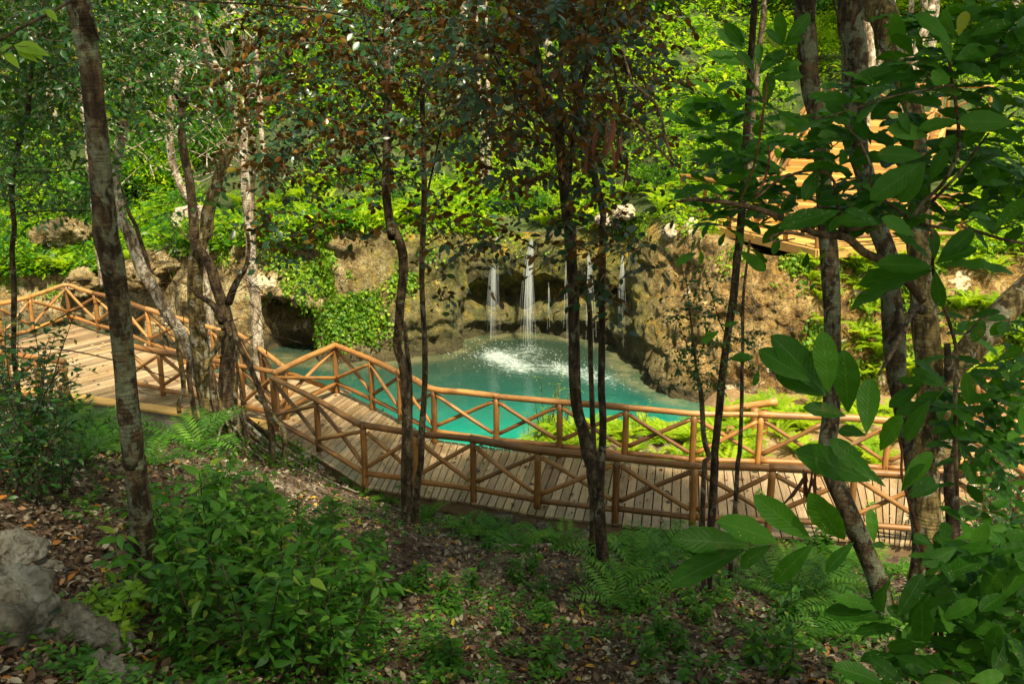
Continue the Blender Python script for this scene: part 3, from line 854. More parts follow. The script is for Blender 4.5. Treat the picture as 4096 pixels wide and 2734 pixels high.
# broken logs and stubby posts on the sandy shore
p = UP(2890, 1640, .25); q = UP(3110, 1605, .55)
mb = MB(); tube(mb, [p, q], [.085, .075], 12, .15, .06, seed=3)
tag(mb.build('fallen_log', M['log']), 'peeled log lying aslant on the sandy shore beyond the railing', 'log')
for k, (px, py, h, lab) in enumerate(((3021, 1632, .62, 'taller sawn post stub by the slanting log on the shore'), (2922, 1706, .35, 'short sawn post stub on the sandy shore near the ferns'), (3060, 1640, .55, 'sawn post stub against the cliff foot on the shore'))):
    b = UP(px, py, h - .2)
    mb = MB(); tube(mb, [[b[0], b[1], -.4], [b[0], b[1], h - .2]], [.085, .08], 12, .15, .05, seed=k)
    tag(mb.build('post_stub', M['log']), lab, 'post')
# upper landing and steps
UZ = 2.9
u1, u2, u3 = UP(2700, 862, UZ)[:2], UP(2906, 912, UZ)[:2], UP(3269, 998, UZ)[:2]
t = thing('stepped_walkway', 'sunlit golden plank landing and broad steps climbing above the cliff', 'steps', (*u2, UZ))
asc = unit(np.array([.5, .866])); lat = np.array([asc[1], -asc[0]])
lp = [u1, u3, u3 + np.array([3.6, .9]), u3 + np.array([3.2, 4.6]), u1 + np.array([2.6, .8])]
mb = MB(); planks_poly(mb, lp, lat, .19, .012, z=UZ, th=.05)
s0 = np.array([5.75, 25.0])
for k in range(15):
    c0 = s0 + asc * (.42 * k + 1.1); zz = UZ + .145 * (k + 1)
    for h in range(2):
        c = c0 + asc * (.105 + .21 * h) + lat * 1.75
        box(mb, [*c, zz - .025], [*(lat * 1.8), 0], [*(asc * .1), 0], [0, 0, .025], float(rng.random()), uvo=k * 3.3)
    c = c0 + lat * 1.75
    box(mb, [*(c + asc * .012), zz - .11], [*(lat * 1.78), 0], [*(asc * .012), 0], [0, 0, .058], float(rng.random()), uvo=k)
topc = s0 + asc * (.42 * 15 + 1.1) + lat * 1.75; TZ = UZ + .145 * 15
planks_poly(mb, [topc - lat * 2.2, topc + lat * 2.6, topc + lat * 2.6 + asc * 3, topc - lat * 2.2 + asc * 3], lat, .19, .012, z=TZ, th=.05)
mb.build('deck', M['plank_sun'], t, smooth=False)
for a, b in ((u1, u2), (u2, u3), (u3, u3 + np.array([3.6, .9]))):
    mb = MB(); beam(mb, a, b, .09, .2, UZ - .006); mb.build('edge_beam', M['board'], t, smooth=False)
for s in (-.08, 3.58):
    mb = MB()
    a = s0 + asc * 1.1 + lat * s; b = s0 + asc * 7.4 + lat * s
    dd = np.array([*(b - a), .145 * 15]) / 2
    box(mb, [*((a + b) / 2), (UZ + TZ) / 2 - .12], dd, [*(lat * .05), 0], [0, 0, .16])
    mb.build('stringer', M['board'], t, smooth=False)
for q in (u2 + [.3, .6], u3 + [.3, .5], u1 + [1, 0], topc - lat * 1.8 + asc * .4, topc + lat * 1.8 + asc * .4, topc + asc * 2.5, s0 + asc * 4 + lat * .2, s0 + asc * 4 + lat * 3.4):
    zz = UZ if np.linalg.norm(q - u2) < 6 and q[1] < 28 else TZ
    zz = min(zz, UZ + max(0, np.dot(q - s0, asc) - 1.1) * .345)
    mb = MB(); tube(mb, [[*q, zz - 2.6], [*q, zz - .3]], .09, 10, .5)
    mb.build('pile', M['log_grey'], t)
gU = 'sunlit log railings of the upper steps'
ed = [u1 + (u3 - u1) * f for f in np.linspace(.02, .98, 6)]
railing('sunlit log railing along the cliff edge of the golden upper landing', [p + np.array([.08, .04]) for p in ed], UZ, gU)
st0 = [s0 + asc * (1.2 + 1.5 * k) for k in range(5)]; zz0 = [UZ + .145 + .345 * 1.5 * k for k in range(5)]
railing('sunlit log railing climbing the near edge of the golden steps', st0, 0, gU, zs=zz0)
railing('sunlit log railing climbing the outer edge of the golden steps', [p + lat * 3.45 for p in st0], 0, gU, zs=zz0)
railing('sunlit log railing across the top landing above the golden steps', [topc - lat * 2.1 + asc * 2.9 + lat * 1.2 * k for k in range(5)], TZ, gU)
railing('sunlit log railing at the outer end of the golden landing', [u3 + np.array([.3, .15]) + (np.array([3.6, .9]) - [.3, .15]) * f for f in (0, .4, .75, 1.0)], UZ, gU)

# ---------------------------------------------------------------- waterfalls
FALLS = [((1992, 940), (1976, 1050), IMP[0], 42, .16, 'wide two-strand waterfall nearest the ivy-covered rock'),
         ((2127, 950), (2112, 1060), IMP[1], 60, .18, 'strongest white waterfall spouting from the middle of the mossy lip'),
         ((2268, 985), (2263, 1090), IMP[3], 26, .10, 'thin waterfall veil just left of the forked trunk'),
         ((2352, 1000), (2347, 1120), IMP[4], 24, .09, 'thin waterfall veil between the two forked trunks'),
         ((2490, 1010), (2478, 1120), IMP[5], 22, .10, 'faint waterfall thread at the right end of the mossy lip'),
         ((2195, 1120), (2197, 1180), UP(2200, 1410, WATER_Z), 8, .05, 'smallest trickle of water between the two bigger falls')]
def cliff_y(x, z):
    k = np.argmin((CL[..., 0] - x) ** 2 + (CL[..., 2] - z) ** 2 + (CL[..., 1] < 25.6) * 9)
    return CL.reshape(-1, 3)[k][1]
for top, kn, imp, n, spread, lab in FALLS:
    spread *= .62 if n > 30 else 1.0
    p0 = AT(*top, 27.6); y0 = cliff_y(p0[0], p0[2]) - .06
    p0 = AT(*top, y0)
    mb = MB()
    for k in range(int(n * (2.2 if n > 30 else .8))):
        g = rng.normal()
        a = p0 + np.array([g * spread * .16, rng.normal() * .03, -abs(rng.normal()) * .10])
        q = AT(*kn, y0 - .28); q = q + np.array([g * spread * .45, rng.normal() * .06, 0])
        yl = min(y0 - .8, imp[1] + 1.2)
        e = np.array([q[0] + g * spread * .55 - .02, yl + rng.normal() * .12, WATER_Z])
        f = rng.uniform(.3, 1.0)
        tt = np.linspace(rng.random() ** 2 * .3 * f, f, 9)
        pts = []
        for s in tt:                                            # a falling parabola
            xx_ = a[0] + (q[0] - a[0]) * min(1, s * 2.4) + (e[0] - q[0]) * max(0, (s - .4) / .6)
            pts.append([xx_, a[1] + (e[1] - a[1]) * s ** .7, a[2] - (a[2] - WATER_Z) * s ** 1.5])
        r0 = rng.uniform(.004, .014)
        tube(mb, pts, np.linspace(r0, r0 * .55, len(pts)), 4, .22, 0, .012, seed=k, caps=False)
    tag(mb.build('waterfall', M['fall']), lab, 'waterfall', 'waterfalls over the mossy cliff')
mb = MB()
for k in range(2400):
    i = rng.choice(6, p=(.27, .22, .12, .18, .11, .10)); c = IMP[i]
    a = rng.uniform(0, 2 * math.pi); r_ = abs(rng.normal()) * (.42 if rng.random() < .7 else .8)
    p = np.array([c[0] + math.cos(a) * r_ * 1.0, c[1] + math.sin(a) * r_ * 1.2, WATER_Z + .004 + abs(rng.normal()) * .10 * math.exp(-r_ * 1.6)])
    v = np.array([math.cos(a), math.sin(a), rng.uniform(-.3, .9)]) * rng.uniform(.015, .075)
    s_ = rng.uniform(.003, .009)
    mb.add([p, p + v * .5 + [s_, 0, s_], p + v, p + v * .5 + [-s_, 0, -s_]], [[0, 1, 2, 3]])
kind(mb.build('water_spray', M['spray']), 'stuff')

# ---------------------------------------------------------------- tree trunks traced in depth
ZO = {'R1': (0, 0), 'R2': (1350, 0), 'R3': (2696, 0), 'R4': (0, 900), 'R5': (1350, 900), 'R6': (2696, 900), 'Q1': (0, 1784), 'Q2': (1350, 1784), 'Q3': (2696, 1784)}
def PX(s):
    """'R1 10,20,30 40,50,60 R4 ...' -> photo pixels and widths"""
    out = []; o = (0, 0)
    for tok in s.split():
        if tok in ZO: o = ZO[tok]; continue
        v = [float(q) for q in tok.split(',')]
        out.append([o[0] + v[0] * .6058, o[1] + v[1] * .6058] + [q * .6058 for q in v[2:]])
    return out
def traced(s, Y0, Y1=None, w0=None):
    """points (x, y, z, radius) of a limb whose trace runs from distance Y0 to Y1"""
    pts = PX(s); Y1 = Y0 if Y1 is None else Y1
    out = []
    for k, p in enumerate(pts):
        Yk = Y0 + (Y1 - Y0) * k / max(1, len(pts) - 1)
        q = AT(p[0], p[1], Yk)
        dep = Yk * cp + (CAM_Z - q[2]) * sp
        out.append([*q, p[2] / 2 / 4000 * dep])
    return np.array(out)
def limb(mb, pts, sides=14, step=.12, rough=.10, wob=.012, seed=0):
    tube(mb, pts[:, :3], pts[:, 3], sides, step, rough, wob, seed, rnd=float(rng.random()), freq=2.2)
def to_ground(pts, sink=.15, flare=1.35):
    """lowest point carried down into the soil with a slight flare"""
    k = int(np.argmin(pts[:, 2])); p = pts[k].copy()
    g = GZ(p[0], p[1])
    q = p.copy(); q[2] = min(g - sink, p[2] - .1); q[3] *= flare
    return np.vstack([q, pts[::-1]]) if k == len(pts) - 1 else np.vstack([q, pts])
def skyward(pts, top, dx=0., dy=0., taper=.75):
    p = pts[-1].copy(); q = p.copy()
    q[0] += dx; q[1] += dy; q[2] = top; q[3] *= taper
    m = (p + q) / 2
    m[0] += rng.normal() * .1
    return np.vstack([pts, m, q])

def spray(lm, tm, p, d, ln, leaf, tpl, gap=.055, flat=.8, W=1., tw=.004, droop=.35, tiltmax=.5, nb=(0, 0, 0)):
    """a twig with leaves set alternately along both its sides"""
    d = unit(d)
    n = max(3, int(ln / gap))
    s = np.linspace(0, 1, n)
    pts = p + d[None] * (s * ln)[:, None] + np.array([0, 0, -1.])[None] * (droop * ln * s ** 2)[:, None]
    tube(tm, pts[::max(1, n // 5)], np.linspace(tw, tw * .4, len(pts[::max(1, n // 5)])), 4, ln / 4, caps=False)
    tg = unit(np.gradient(pts, axis=0))
    upv = unit(np.array([0, 0, 1.]) + rng.normal(size=3) * tiltmax * .5)
    side = unit(np.cross(upv, tg))
    sg = np.where(np.arange(n) % 2 == 0, 1, -1)[:, None]
    D = unit(side * sg + tg * .75 + np.array([0, 0, -1.]) * .3 + rng.normal(size=(n, 3)) * .28)
    N = unit(np.cross(tg, side) * flat + rng.normal(size=(n, 3)) * tiltmax)
    N = unit(N * np.sign(N[:, 2:] + 1e-6) + np.array(nb))
    leaves(lm, pts, D, N, leaf * rng.uniform(.5, 1.2, n), tpl, W)
def clump_crown(lm, tm, centre, rad, n, per, leaf, tpl=L_TINY, start=None, flat=1.):
    """foliage in uneven clumps on limbs that spring from start"""
    centre, rad = np.asarray(centre, float), np.asarray(rad, float)
    for k in range(n):
        v = unit(rng.normal(size=3)); v[2] = abs(v[2]) * .9 - .25
        c = centre + v * rad * rng.uniform(.35, 1) ** .6
        r = rng.uniform(.5, 1.1) * rad.min() * .34
        P = c + rng.normal(size=(per, 3)) * np.array([r, r, r * .55])
        D = unit((P - c) + rng.normal(size=(per, 3)) * r * .8 - np.array([0, 0, r * .3]))
        N = unit(np.array([0, 0, flat]) + rng.normal(size=(per, 3)) * .55)
        leaves(lm, P, D, N, leaf * rng.uniform(.6, 1.2, per), tpl)
        if start is not None and tm is not None:
            m = (start + c) / 2 + np.array([0, 0, .12 * np.linalg.norm(c - start)]) + rng.normal(size=3) * .15
            r0 = .012 + .012 * np.linalg.norm(c - start)
            tube(tm, [start, m, c], [r0, r0 * .6, .006], 5, .5, caps=False)

# big mottled trunk on the left
t1 = traced('Q1 915,1035,236 920,950,205 928,800,175 930,650,160 930,500,152 905,300,148 888,100,152 R4 880,1568,150 868,1400,148 845,1200,144 825,1000,140 802,800,140 785,600,148 760,400,152 735,200,160 R1 705,1568,165 690,1400,158 665,1200,148 640,950,138 615,700,138 590,450,138 548,200,145 510,0,150', 6.75, 6.6)
t1 = skyward(to_ground(t1), 13, -.6, -.3)
t = thing('tree', 'tall mottled grey-brown trunk leaning left over the leaf litter, lichen patches', 'tree', t1[0][:3])
mb = MB(); limb(mb, t1, 22, .07, .09, .01, 3)
g = t1[1][:3]
for a in (.4, 1.7, 3.0, 4.2, 5.3):
    e = g + np.array([math.cos(a) * .30, math.sin(a) * .26, -.0]); e[2] = GZ(e[0], e[1]) - .03
    tube(mb, [g + [0, 0, .22], (g + e) / 2 + [0, 0, .05], e], [.07, .055, .02], 8, .06, .1, seed=int(a * 9))
mb.build('trunk', M['bark'], t)
lm, tm = MB(), MB(); clump_crown(lm, tm, np.array([-3.4, 2.6, 13.2]), (5.6, 4.6, 2.0), 48, 160, .22, L_FLAT, t1[-1][:3])  # unseen crown added overhead to shade the foreground slope
mb = MB(); lm.build('crown', M['hill_dark'], t); tm.build('limb', M['bark'], t)

# twin slender trunks left of the pool
ta = traced('Q2 452,490,74 450,300,66 R5 450,1568,62 452,1250,60 438,950,62 395,800,56 412,620,60 430,400,60 432,200,62 395,80,60 350,0,62 R2 360,1568,62 330,1300,60 325,1000,58 330,750,56 335,550,54 318,400,50 325,200,46 330,0,44', 14.25, 13.6)
tb = traced('Q2 512,425,44 530,200,42 R5 545,1568,42 568,1200,40 570,800,38 556,350,36 566,0,38 R2 568,1400,38 575,1100,38 570,850,36 560,500,34 545,200,36 540,0,40', 14.5, 14.2)
tc = traced('Q2 482,480,34 482,100,32 R5 482,1400,32 470,1000,32 455,780,30 440,640,26', 14.3, 14.2)
t = thing('tree', 'slender twin-stemmed tree with copper-backed leaves standing before the left of the pool', 'tree', to_ground(ta)[0][:3], 'copper-leaved trees before the pool')
for q, sd in ((ta, 1), (tb, 2), (tc, 3)):
    mb = MB(); limb(mb, skyward(to_ground(q), 11.5, .2, .2) if sd < 3 else to_ground(q), 12, .1, .10, .015, sd); mb.build('trunk', M['bark_brown'], t)
T2 = t
# forked trunk in the middle
td = traced('Q2 1770,960,96 1765,900,88 1740,600,82 1725,300,84 1700,130,110 R5 1660,1500,100 1620,1350,78 1585,1200,76 1560,950,76 1556,500,74 1548,150,72 1545,0,74 R2 1545,1568,72 1505,1300,72 1480,1000,74 1425,800,76 1350,650,76 1320,500,74 1285,300,74 1230,60,72 1215,-60,72', 10.5, 11.6)
te = traced('Q2 1725,260,70 1728,100,66 R5 1742,1500,54 1744,1300,48 1738,1000,46 1745,500,46 1750,0,46 R2 1752,1400,46 1660,1000,48 1600,800,48 1570,600,50 1550,300,52 1545,0,54', 10.6, 11.4)
tf = traced('Q2 1680,490,40 1672,300,38 1655,120,38 R5 1690,1450,36 1682,1250,36 1666,900,34 1668,600,34 1640,400,30 1600,300,24', 10.9, 11.2)
t = thing('tree', 'dark forked tree with copper-backed leaves in front of the waterfalls', 'tree', to_ground(td)[0][:3], 'copper-leaved trees before the pool')
for q, sd, m in ((td, 4, 'bark_dark'), (te, 5, 'bark_dark'), (tf, 6, 'bark_brown')):
    mb = MB(); limb(mb, skyward(to_ground(q), 12, 0, .2) if sd == 4 else (np.vstack([td[4], q]) if sd == 5 else to_ground(q)), 14, .09, .12, .015, sd); mb.build('trunk', M[m], t)
T3 = t
mb = MB()
for s, y0, y1 in (('R2 1370,745,60 1250,660,44 1170,520,34 1060,360,26 980,180,20 940,-40,14', 11.3, 12.4), ('R2 1460,950,40 1580,700,30 1660,420,26 1740,200,20 1800,-30,16', 11.2, 10.4),
                  ('R2 1500,1100,34 1490,700,34 1470,300,32 1440,0,30', 11.3, 12.6), ('R2 1530,1200,30 1620,600,30 1640,250,26 1560,80,22 1480,-20,18', 11.3, 11.9)):
    limb(mb, traced(s, y0, y1), 8, .15, .08, .03, 7)
mb.build('limb', M['bark_dark'], T3)
mb = MB()
for s, y0, y1 in (('R2 340,560,30 250,420,20 100,330,14 0,120,10', 13.8, 12.8), ('R2 325,1150,22 220,980,16 140,850,12 20,700,8', 13.8, 13), ('R2 560,640,20 640,420,16 720,200,12 760,0,10', 14.2, 13.2),
                  ('R2 600,1250,16 660,950,14 720,700,10 800,500,7', 14.2, 13.4), ('R2 0,170,22 250,280,26 450,90,26 620,60,18', 13.9, 13.5), ('R2 330,1240,12 200,1150,12 30,1140,8', 13.9, 13.2)):
    limb(mb, traced(s, y0, y1), 7, .15, .08, .03, 8)
mb.build('limb', M['bark_dark'], T2)
# copper foliage: two crowns that hang into the view
for T, xr, yr_, nspr in ((T2, (830, 1960), (11.8, 15.8), 560), (T3, (1800, 2800), (9.4, 13.8), 430)):
    lm, tm = MB(), MB(); k = 0
    while k < nspr:
        px, py = rng.uniform(*xr), rng.uniform(-170, 1060)
        pr = 1.0 if py < 480 else (np.interp(py, [480, 700, 900, 1060], [1, .5, .2, .03]))
        if px < 1150: pr *= np.interp(px, [830, 1150], [.25, 1])
        if px > 2450: pr *= np.interp(px, [2450, 2750], [1, .2]) * (1 if py < 420 else .4)
        if T is T2 and 1650 < px < 1950 and 480 < py: pr *= .55
        if rng.random() > pr: continue
        k += 1
        Y_ = rng.uniform(*yr_)
        a = rng.uniform(0, 2 * math.pi)
        p = AT(px, py, Y_)
        dd = np.array([math.cos(a), math.sin(a) * .7, rng.normal() * .25])
        spray(lm, tm, p - dd * .3, dd, rng.uniform(.5, 1.05), rng.uniform(.09, .13), L_OVAL, .048, nb=(rng.normal() * .25, 0.8 if rng.random() < .32 else -.1, -.1))
    ex = ((1900, 960, 13.2), (1960, 1010, 13.0), (1760, 1120, 13.6), (1790, 1180, 13.5), (1870, 985, 13.4), (1100, 960, 13.5), (1150, 1040, 13.4), (1210, 1080, 13.6), (1060, 880, 13.2), (1300, 900, 13.3)) if T is T2 else \
         ((2330, 960, 10.6), (2360, 1060, 10.7), (2345, 1130, 10.6), (2400, 1180, 10.5), (2380, 1250, 10.8), (2530, 1000, 10.6), (2600, 1060, 10.4), (2290, 1010, 10.8), (2420, 1110, 10.6), (2350, 1170, 10.9), (2560, 940, 10.5), (2310, 860, 10.7), (2250, 900, 10.9), (2420, 930, 10.6), (2480, 880, 10.5), (2360, 780, 10.8), (2200, 800, 11))
    for px, py, Y_ in ex:
        for r_ in range(3):
            a = rng.uniform(0, 2 * math.pi)
            spray(lm, tm, AT(px + rng.normal() * 25, py + rng.normal() * 25, Y_), np.array([math.cos(a), math.sin(a) * .5, -.1]), rng.uniform(.25, .5), .125, L_OVAL, .06, nb=(0, rng.choice([.5, -.2]), 0))
    top = AT(sum(xr) / 2, -260, sum(yr_) / 2)
    clump_crown(lm, None, top + [0, -4.6, 2.6], (3.4, 2.6, 1.3), 16, 150, .15, L_FLAT)  # unseen upper clumps added to throw shade on the walk
    lm.build('crown', M['copper'], T); kind(tm.build('twigs', M['twig'], T), 'stuff')

# fig with props and roots
t = thing('fig_tree', 'old multi-stemmed fig tree with aerial roots gripping the mound by the platform', 'tree', (-5.1, 16.5, .4))
FG = [('R4 1465,1500,190 1420,1250,175 1370,1080,150 1335,920,120 1312,750,100 1300,550,98 1290,300,96 1325,100,90 R1 1355,1540,88 1385,1400,84 1430,1240,80 1480,1080,74 1530,950,66 1560,800,56 1590,640,48 1640,560,30', 16.5, 16.9, 'bark_moss'),
      ('R4 1520,1450,150 1500,1200,120 1500,1000,105 1500,800,92 1495,650,84 1465,530,76 1420,400,70 1385,280,66 1320,170,60 1265,80,60 R1 1275,1540,60 1270,1350,58 1240,1150,56 1210,1000,52 1198,850,50 1195,690,54', 16.6, 16.4, 'bark_brown'),
      ('R1 1195,690,50 1260,650,48 1340,610,46 1470,540,44 1570,430,40 1680,290,34 1760,130,28 1800,0,24 1830,-90,20', 16.4, 15.2, 'bark_brown'),
      ('R1 1198,700,26 1160,620,20 1120,560,14 1050,500,8', 16.4, 15.8, 'bark_dark'),
      ('R4 1400,1300,90 1330,1050,84 1270,880,78 1210,720,78 1110,590,76 1060,500,72 1000,400,80 930,280,84 890,150,84 850,40,80 R1 800,1440,78 790,1340,60 762,1150,62 780,1000,66 810,850,72 832,700,72 842,600,66 850,480,50', 16.8, 17.2, 'bark_pale'),
      ('R4 1510,520,50 1540,420,48 1580,340,40 1620,280,30 1640,150,24 1635,50,20', 16.5, 16.3, 'bark_dark'),
      ('R4 1470,640,60 1430,560,46 1370,500,36 1300,460,26 1265,410,20', 16.3, 16.0, 'bark_dark'),
      ('R4 1000,400,40 985,330,36 960,200,30 900,0,28 R1 860,1420,24 800,1250,20 770,1150,16', 17.0, 17.3, 'bark_brown')]
for k, (s, a, b, m) in enumerate(FG):
    pts = traced(s, a, b)
    if k in (0, 1): pts = to_ground(pts, .3, 1.5)
    mb = MB(); limb(mb, pts, 14 if k < 3 else 9, .12, .14, .02, 40 + k); mb.build('trunk' if k in (0, 1, 4) else 'limb', M[m], t)
AR = ['R4 1530,640,34 1570,760,40 1640,900,42 1700,1050,40 1750,1200,38 1790,1370,44', 'R4 1690,1130,26 1760,1200,30 1810,1280,32 1870,1360,34', 'R4 1555,850,18 1575,980,20 1600,1120,22 1620,1280,24 1635,1400,26',
      'R4 1160,700,30 1180,850,34 1205,1000,34 1210,1100,30 1180,1180,28 1185,1240,30', 'R4 1385,930,40 1400,1050,44 1430,1200,44 1470,1400,50', 'R4 1460,700,46 1440,800,40 1370,900,36 1350,960,40', 'R4 1250,900,40 1250,1050,36 1280,1200,36 1300,1330,40', 'R4 1560,1000,30 1550,1150,34 1560,1300,40 1600,1420,40']
for k, s in enumerate(AR):
    mb = MB(); pts = traced(s, 16.3, 15.9 if k < 3 else 16.2); 
    if k in (0, 1, 2, 4, 6, 7): pts = to_ground(pts, .08, 1.)
    limb(mb, pts, 8, .12, .12, .02, 60 + k); mb.build('aerial_root', M['bark_moss' if k % 2 else 'bark_brown'], t)
for k in range(26):                                             # surface roots running down the mound
    a = rng.uniform(-1.9, .5); r_ = rng.uniform(.9, 2.2)
    p = np.array([-5.0 + rng.normal() * .15, 16.5, 0]); pts = []
    for f in np.linspace(0, 1, 7):
        q = p + np.array([math.cos(a) * 1.25, math.sin(a), 0]) * r_ * f + np.array([rng.normal() * .05, rng.normal() * .05, 0])
        pts.append([q[0], q[1], GZ(q[0], q[1]) + .03 + .30 * (1 - f) ** 3])
    mb = MB(); tube(mb, pts, np.linspace(rng.uniform(.022, .05), .010, 7), 7, .1, .12, .012, seed=k); mb.build('surface_root', M['bark_pale' if k % 3 else 'bark_brown'], t)
tm = MB()
for k in range(90):                                             # fine bare twigs and hanging rootlets
    px, py = rng.uniform(600, 1080), rng.uniform(880, 1420)
    p = AT(px, py, 16.2); a = rng.uniform(0, 2 * math.pi)
    d = np.array([math.cos(a), .3 * math.sin(a), rng.uniform(-.9, .8)]) * rng.uniform(.25, .8)
    tube(tm, [p, p + d * .5 + rng.normal(size=3) * .05, p + d], [.008, .006, .003], 4, .2, caps=False)
kind(tm.build('rootlets', M['twig'], t), 'stuff')
lm, tm = MB(), MB()
for k in range(26):
    px, py = rng.uniform(330, 760), rng.uniform(180, 560)
    p = AT(px, py, rng.uniform(15.5, 17.5)); a = rng.uniform(0, 2 * math.pi)
    spray(lm, tm, p, np.array([math.cos(a), math.sin(a), .3]), rng.uniform(.3, .6), .085, L_OVAL, .06, droop=0)
clump_crown(lm, tm, np.array([-5.5, 11.4, 11.8]), (3.8, 3.2, 1.3), 34, 130, .18, L_FLAT, np.array([-4.6, 15.2, 10.4]))  # out-of-view crown added for shade, shifted towards the sun
lm.build('crown', M['hill'], t); kind(tm.build('twigs', M['twig'], t), 'stuff')

# pale leaning trunks behind the fig
def simple_tree(label, traces, Y0, Y1, bark, top=12, crown=None, leafm='hill', grp=None, base=None, hill=False):
    P = [traced(s, Y0, Y1) for s in traces]
    if hill:
        p = P[0][0].copy(); p[2] = float(hill_z(p[0], p[1])[0]) - .3; P[0] = np.vstack([p, P[0]])
    t = thing('tree', label, 'tree', P[0][0][:3], grp)
    for k, q in enumerate(P):
        if k == 0 and not hill: q = to_ground(q)
        if k == 0 and top: q = skyward(q, top)
        mb = MB(); limb(mb, q, 12, .18, .10, .03, int(rng.integers(99))); mb.build('trunk' if k == 0 else 'limb', M[bark], t)
    if crown:
        lm, tm = MB(), MB(); e = P[0][-1][:3]
        clump_crown(lm, tm, e + np.array(crown[0]), crown[1], crown[2], crown[3], crown[4], L_FLAT, np.array([e[0], e[1], min(e[2], top or e[2])]))
        lm.build('crown', M[leafm], t); kind(tm.build('twigs', M['twig'], t), 'stuff')
    return t
simple_tree('smooth white trunk curving up beside the fig, nearest the bare earth bank', ['R4 1340,20,40 R1 1325,1450,44 1270,1350,48 1215,1270,50 1160,1150,52 1130,1050,54 1118,880,54 1130,700,52 1170,540,50 1195,350,44 1205,200,36', 'R1 1205,210,26 1170,160,20 1120,60,14 1080,0,10', 'R1 1205,220,22 1215,120,16 1250,20,10', 'R1 1120,900,22 1060,860,18 1010,780,12 960,700,8'], 24.5, 24.0, 'bark_pale', None, ((0, 0, 1.2), (1.6, 1.6, .9), 9, 60, .13))
simple_tree('thick pale trunk sloping down from the top of the picture to the fig', ['R1 1600,900,64 1575,780,66 1545,660,70 1490,580,72 1440,490,74 1370,370,76 1325,240,80 1290,120,80 1250,40,76 1235,-60,74'], 20.5, 19.0, 'bark_pale', 12, None)
# thin dark trunk at the left edge with glossy foliage
t = thing('tree', 'thin dark trunk near the left edge hung with small glossy leaves', 'tree', (-6.5, 13.6, .6))
q = traced('R4 100,930,30 95,700,34 90,400,36 80,200,34 95,0,34 R1 90,1450,34 85,1250,38 110,1000,40 150,850,40 190,700,36 205,500,34 240,380,32 300,180,30 290,0,28', 13.6, 12.8)
mb = MB(); limb(mb, skyward(to_ground(q), 11), 10, .12, .1, .015, 21); mb.build('trunk', M['bark_dark'], t)
mb = MB()
for s in ('R1 150,850,24 110,700,18 120,500,14 150,300,10', 'R1 190,640,20 300,480,14 420,420,10', 'R1 240,380,18 330,230,14 460,220,10', 'R1 90,1250,20 30,1300,18 10,1180,14', 'R1 110,1130,14 350,1130,12 560,1110,8', 'R1 85,1420,14 250,1390,12 600,1390,7', 'R1 280,270,14 460,300,11 700,330,7'):
    limb(mb, traced(s, 13.2, 13.0), 6, .15, .08, .02, 22)
mb.build('limb', M['bark_dark'], t)
lm, tm = MB(), MB(); k = 0
while k < 950:
    px, py = rng.uniform(-150, 900), rng.uniform(-150, 900)
    pr = np.interp(px, [-150, 300, 620, 900], [1, .9, .5, .12]) * np.interp(py, [-100, 450, 700, 900], [.9, 1, .55, .15])
    if 470 < px < 850 and 540 < py < 800: pr *= .12
    if 400 < px < 620 and py > 330: pr *= .5
    if rng.random() > pr: continue
    k += 1
    a = rng.uniform(0, 2 * math.pi)
    spray(lm, tm, AT(px, py, rng.uniform(10.5, 15.5)), np.array([math.cos(a), math.sin(a) * .8, rng.normal() * .3]), rng.uniform(.4, .85), rng.uniform(.085, .12), L_POINT if k % 3 == 0 else L_SMALL, .05)
lm.build('crown', M['gloss'], t); kind(tm.build('twigs', M['twig'], t), 'stuff')

# right-hand saplings before the gold cliff
t = thing('sapling', 'pair of slim dark saplings before the golden cliff, small leaves along wand-like shoots', 'tree', (2.4, 9.9, 1.0))
for k, (s, y0) in enumerate((('Q3 222,925,58 240,600,56 262,300,56 272,100,56 R6 270,1500,52 300,1200,52 332,900,52 392,500,54 412,200,56 430,60,50', 9.9), ('Q3 198,930,40 185,700,38 192,400,36 205,100,36 R6 235,1540,36 200,1400,34 180,1100,30 150,950,20 120,700,12 95,500,8 75,280,5', 9.8), ('Q3 400,430,30 420,100,28 R6 432,1500,28 445,1150,26 452,800,24 458,550,22 480,300,18 500,100,14', 11.2))):
    q = to_ground(traced(s, y0, y0 + .3))
    if k == 0: q = skyward(q, 9)
    mb = MB(); limb(mb, q, 10, .1, .12, .01, 30 + k); mb.build('trunk', M['bark_dark' if k == 0 else 'bark_brown'], t)
lm, tm = MB(), MB()
for s in ('R6 150,950,10 120,800,8 100,600,6 75,300,4', 'R6 330,700,10 300,640,8 250,480,6 200,300,4', 'R6 340,720,9 450,760,7 560,720,5 680,690,3', 'R6 180,1060,9 90,960,7 20,820,5', 'R6 335,900,9 420,880,7 520,980,5', 'R6 150,900,8 200,760,6 210,600,4', 'R6 130,860,8 60,740,6 10,560,4', 'R6 310,1100,8 230,1000,6 160,980,4'):
    pts = traced(s, 9.9, 9.6); limb(tm, pts, 5, .15, 0, .01, 1)
    K_ = catmull(pts[:, :3], .045)
    n = len(K_)
    D = unit(rng.normal(size=(n, 3)) + [0, 0, .15]); N = unit(np.array([0, 0, 1.]) + rng.normal(size=(n, 3)) * .5)
    leaves(lm, K_, D, N, rng.uniform(.03, .055, n), L_SMALL, 1.2)
    for m_ in range(int(len(K_) * .8)):
        p = K_[rng.integers(n)]; a = rng.uniform(0, 6.28)
        spray(lm, tm, p, np.array([math.cos(a), math.sin(a), .2]), rng.uniform(.12, .38), .055, L_SMALL, .03, tw=.002, W=1.2)
lm.build('crown', M['gloss'], t); kind(tm.build('twigs', M['red_twig'], t), 'stuff')

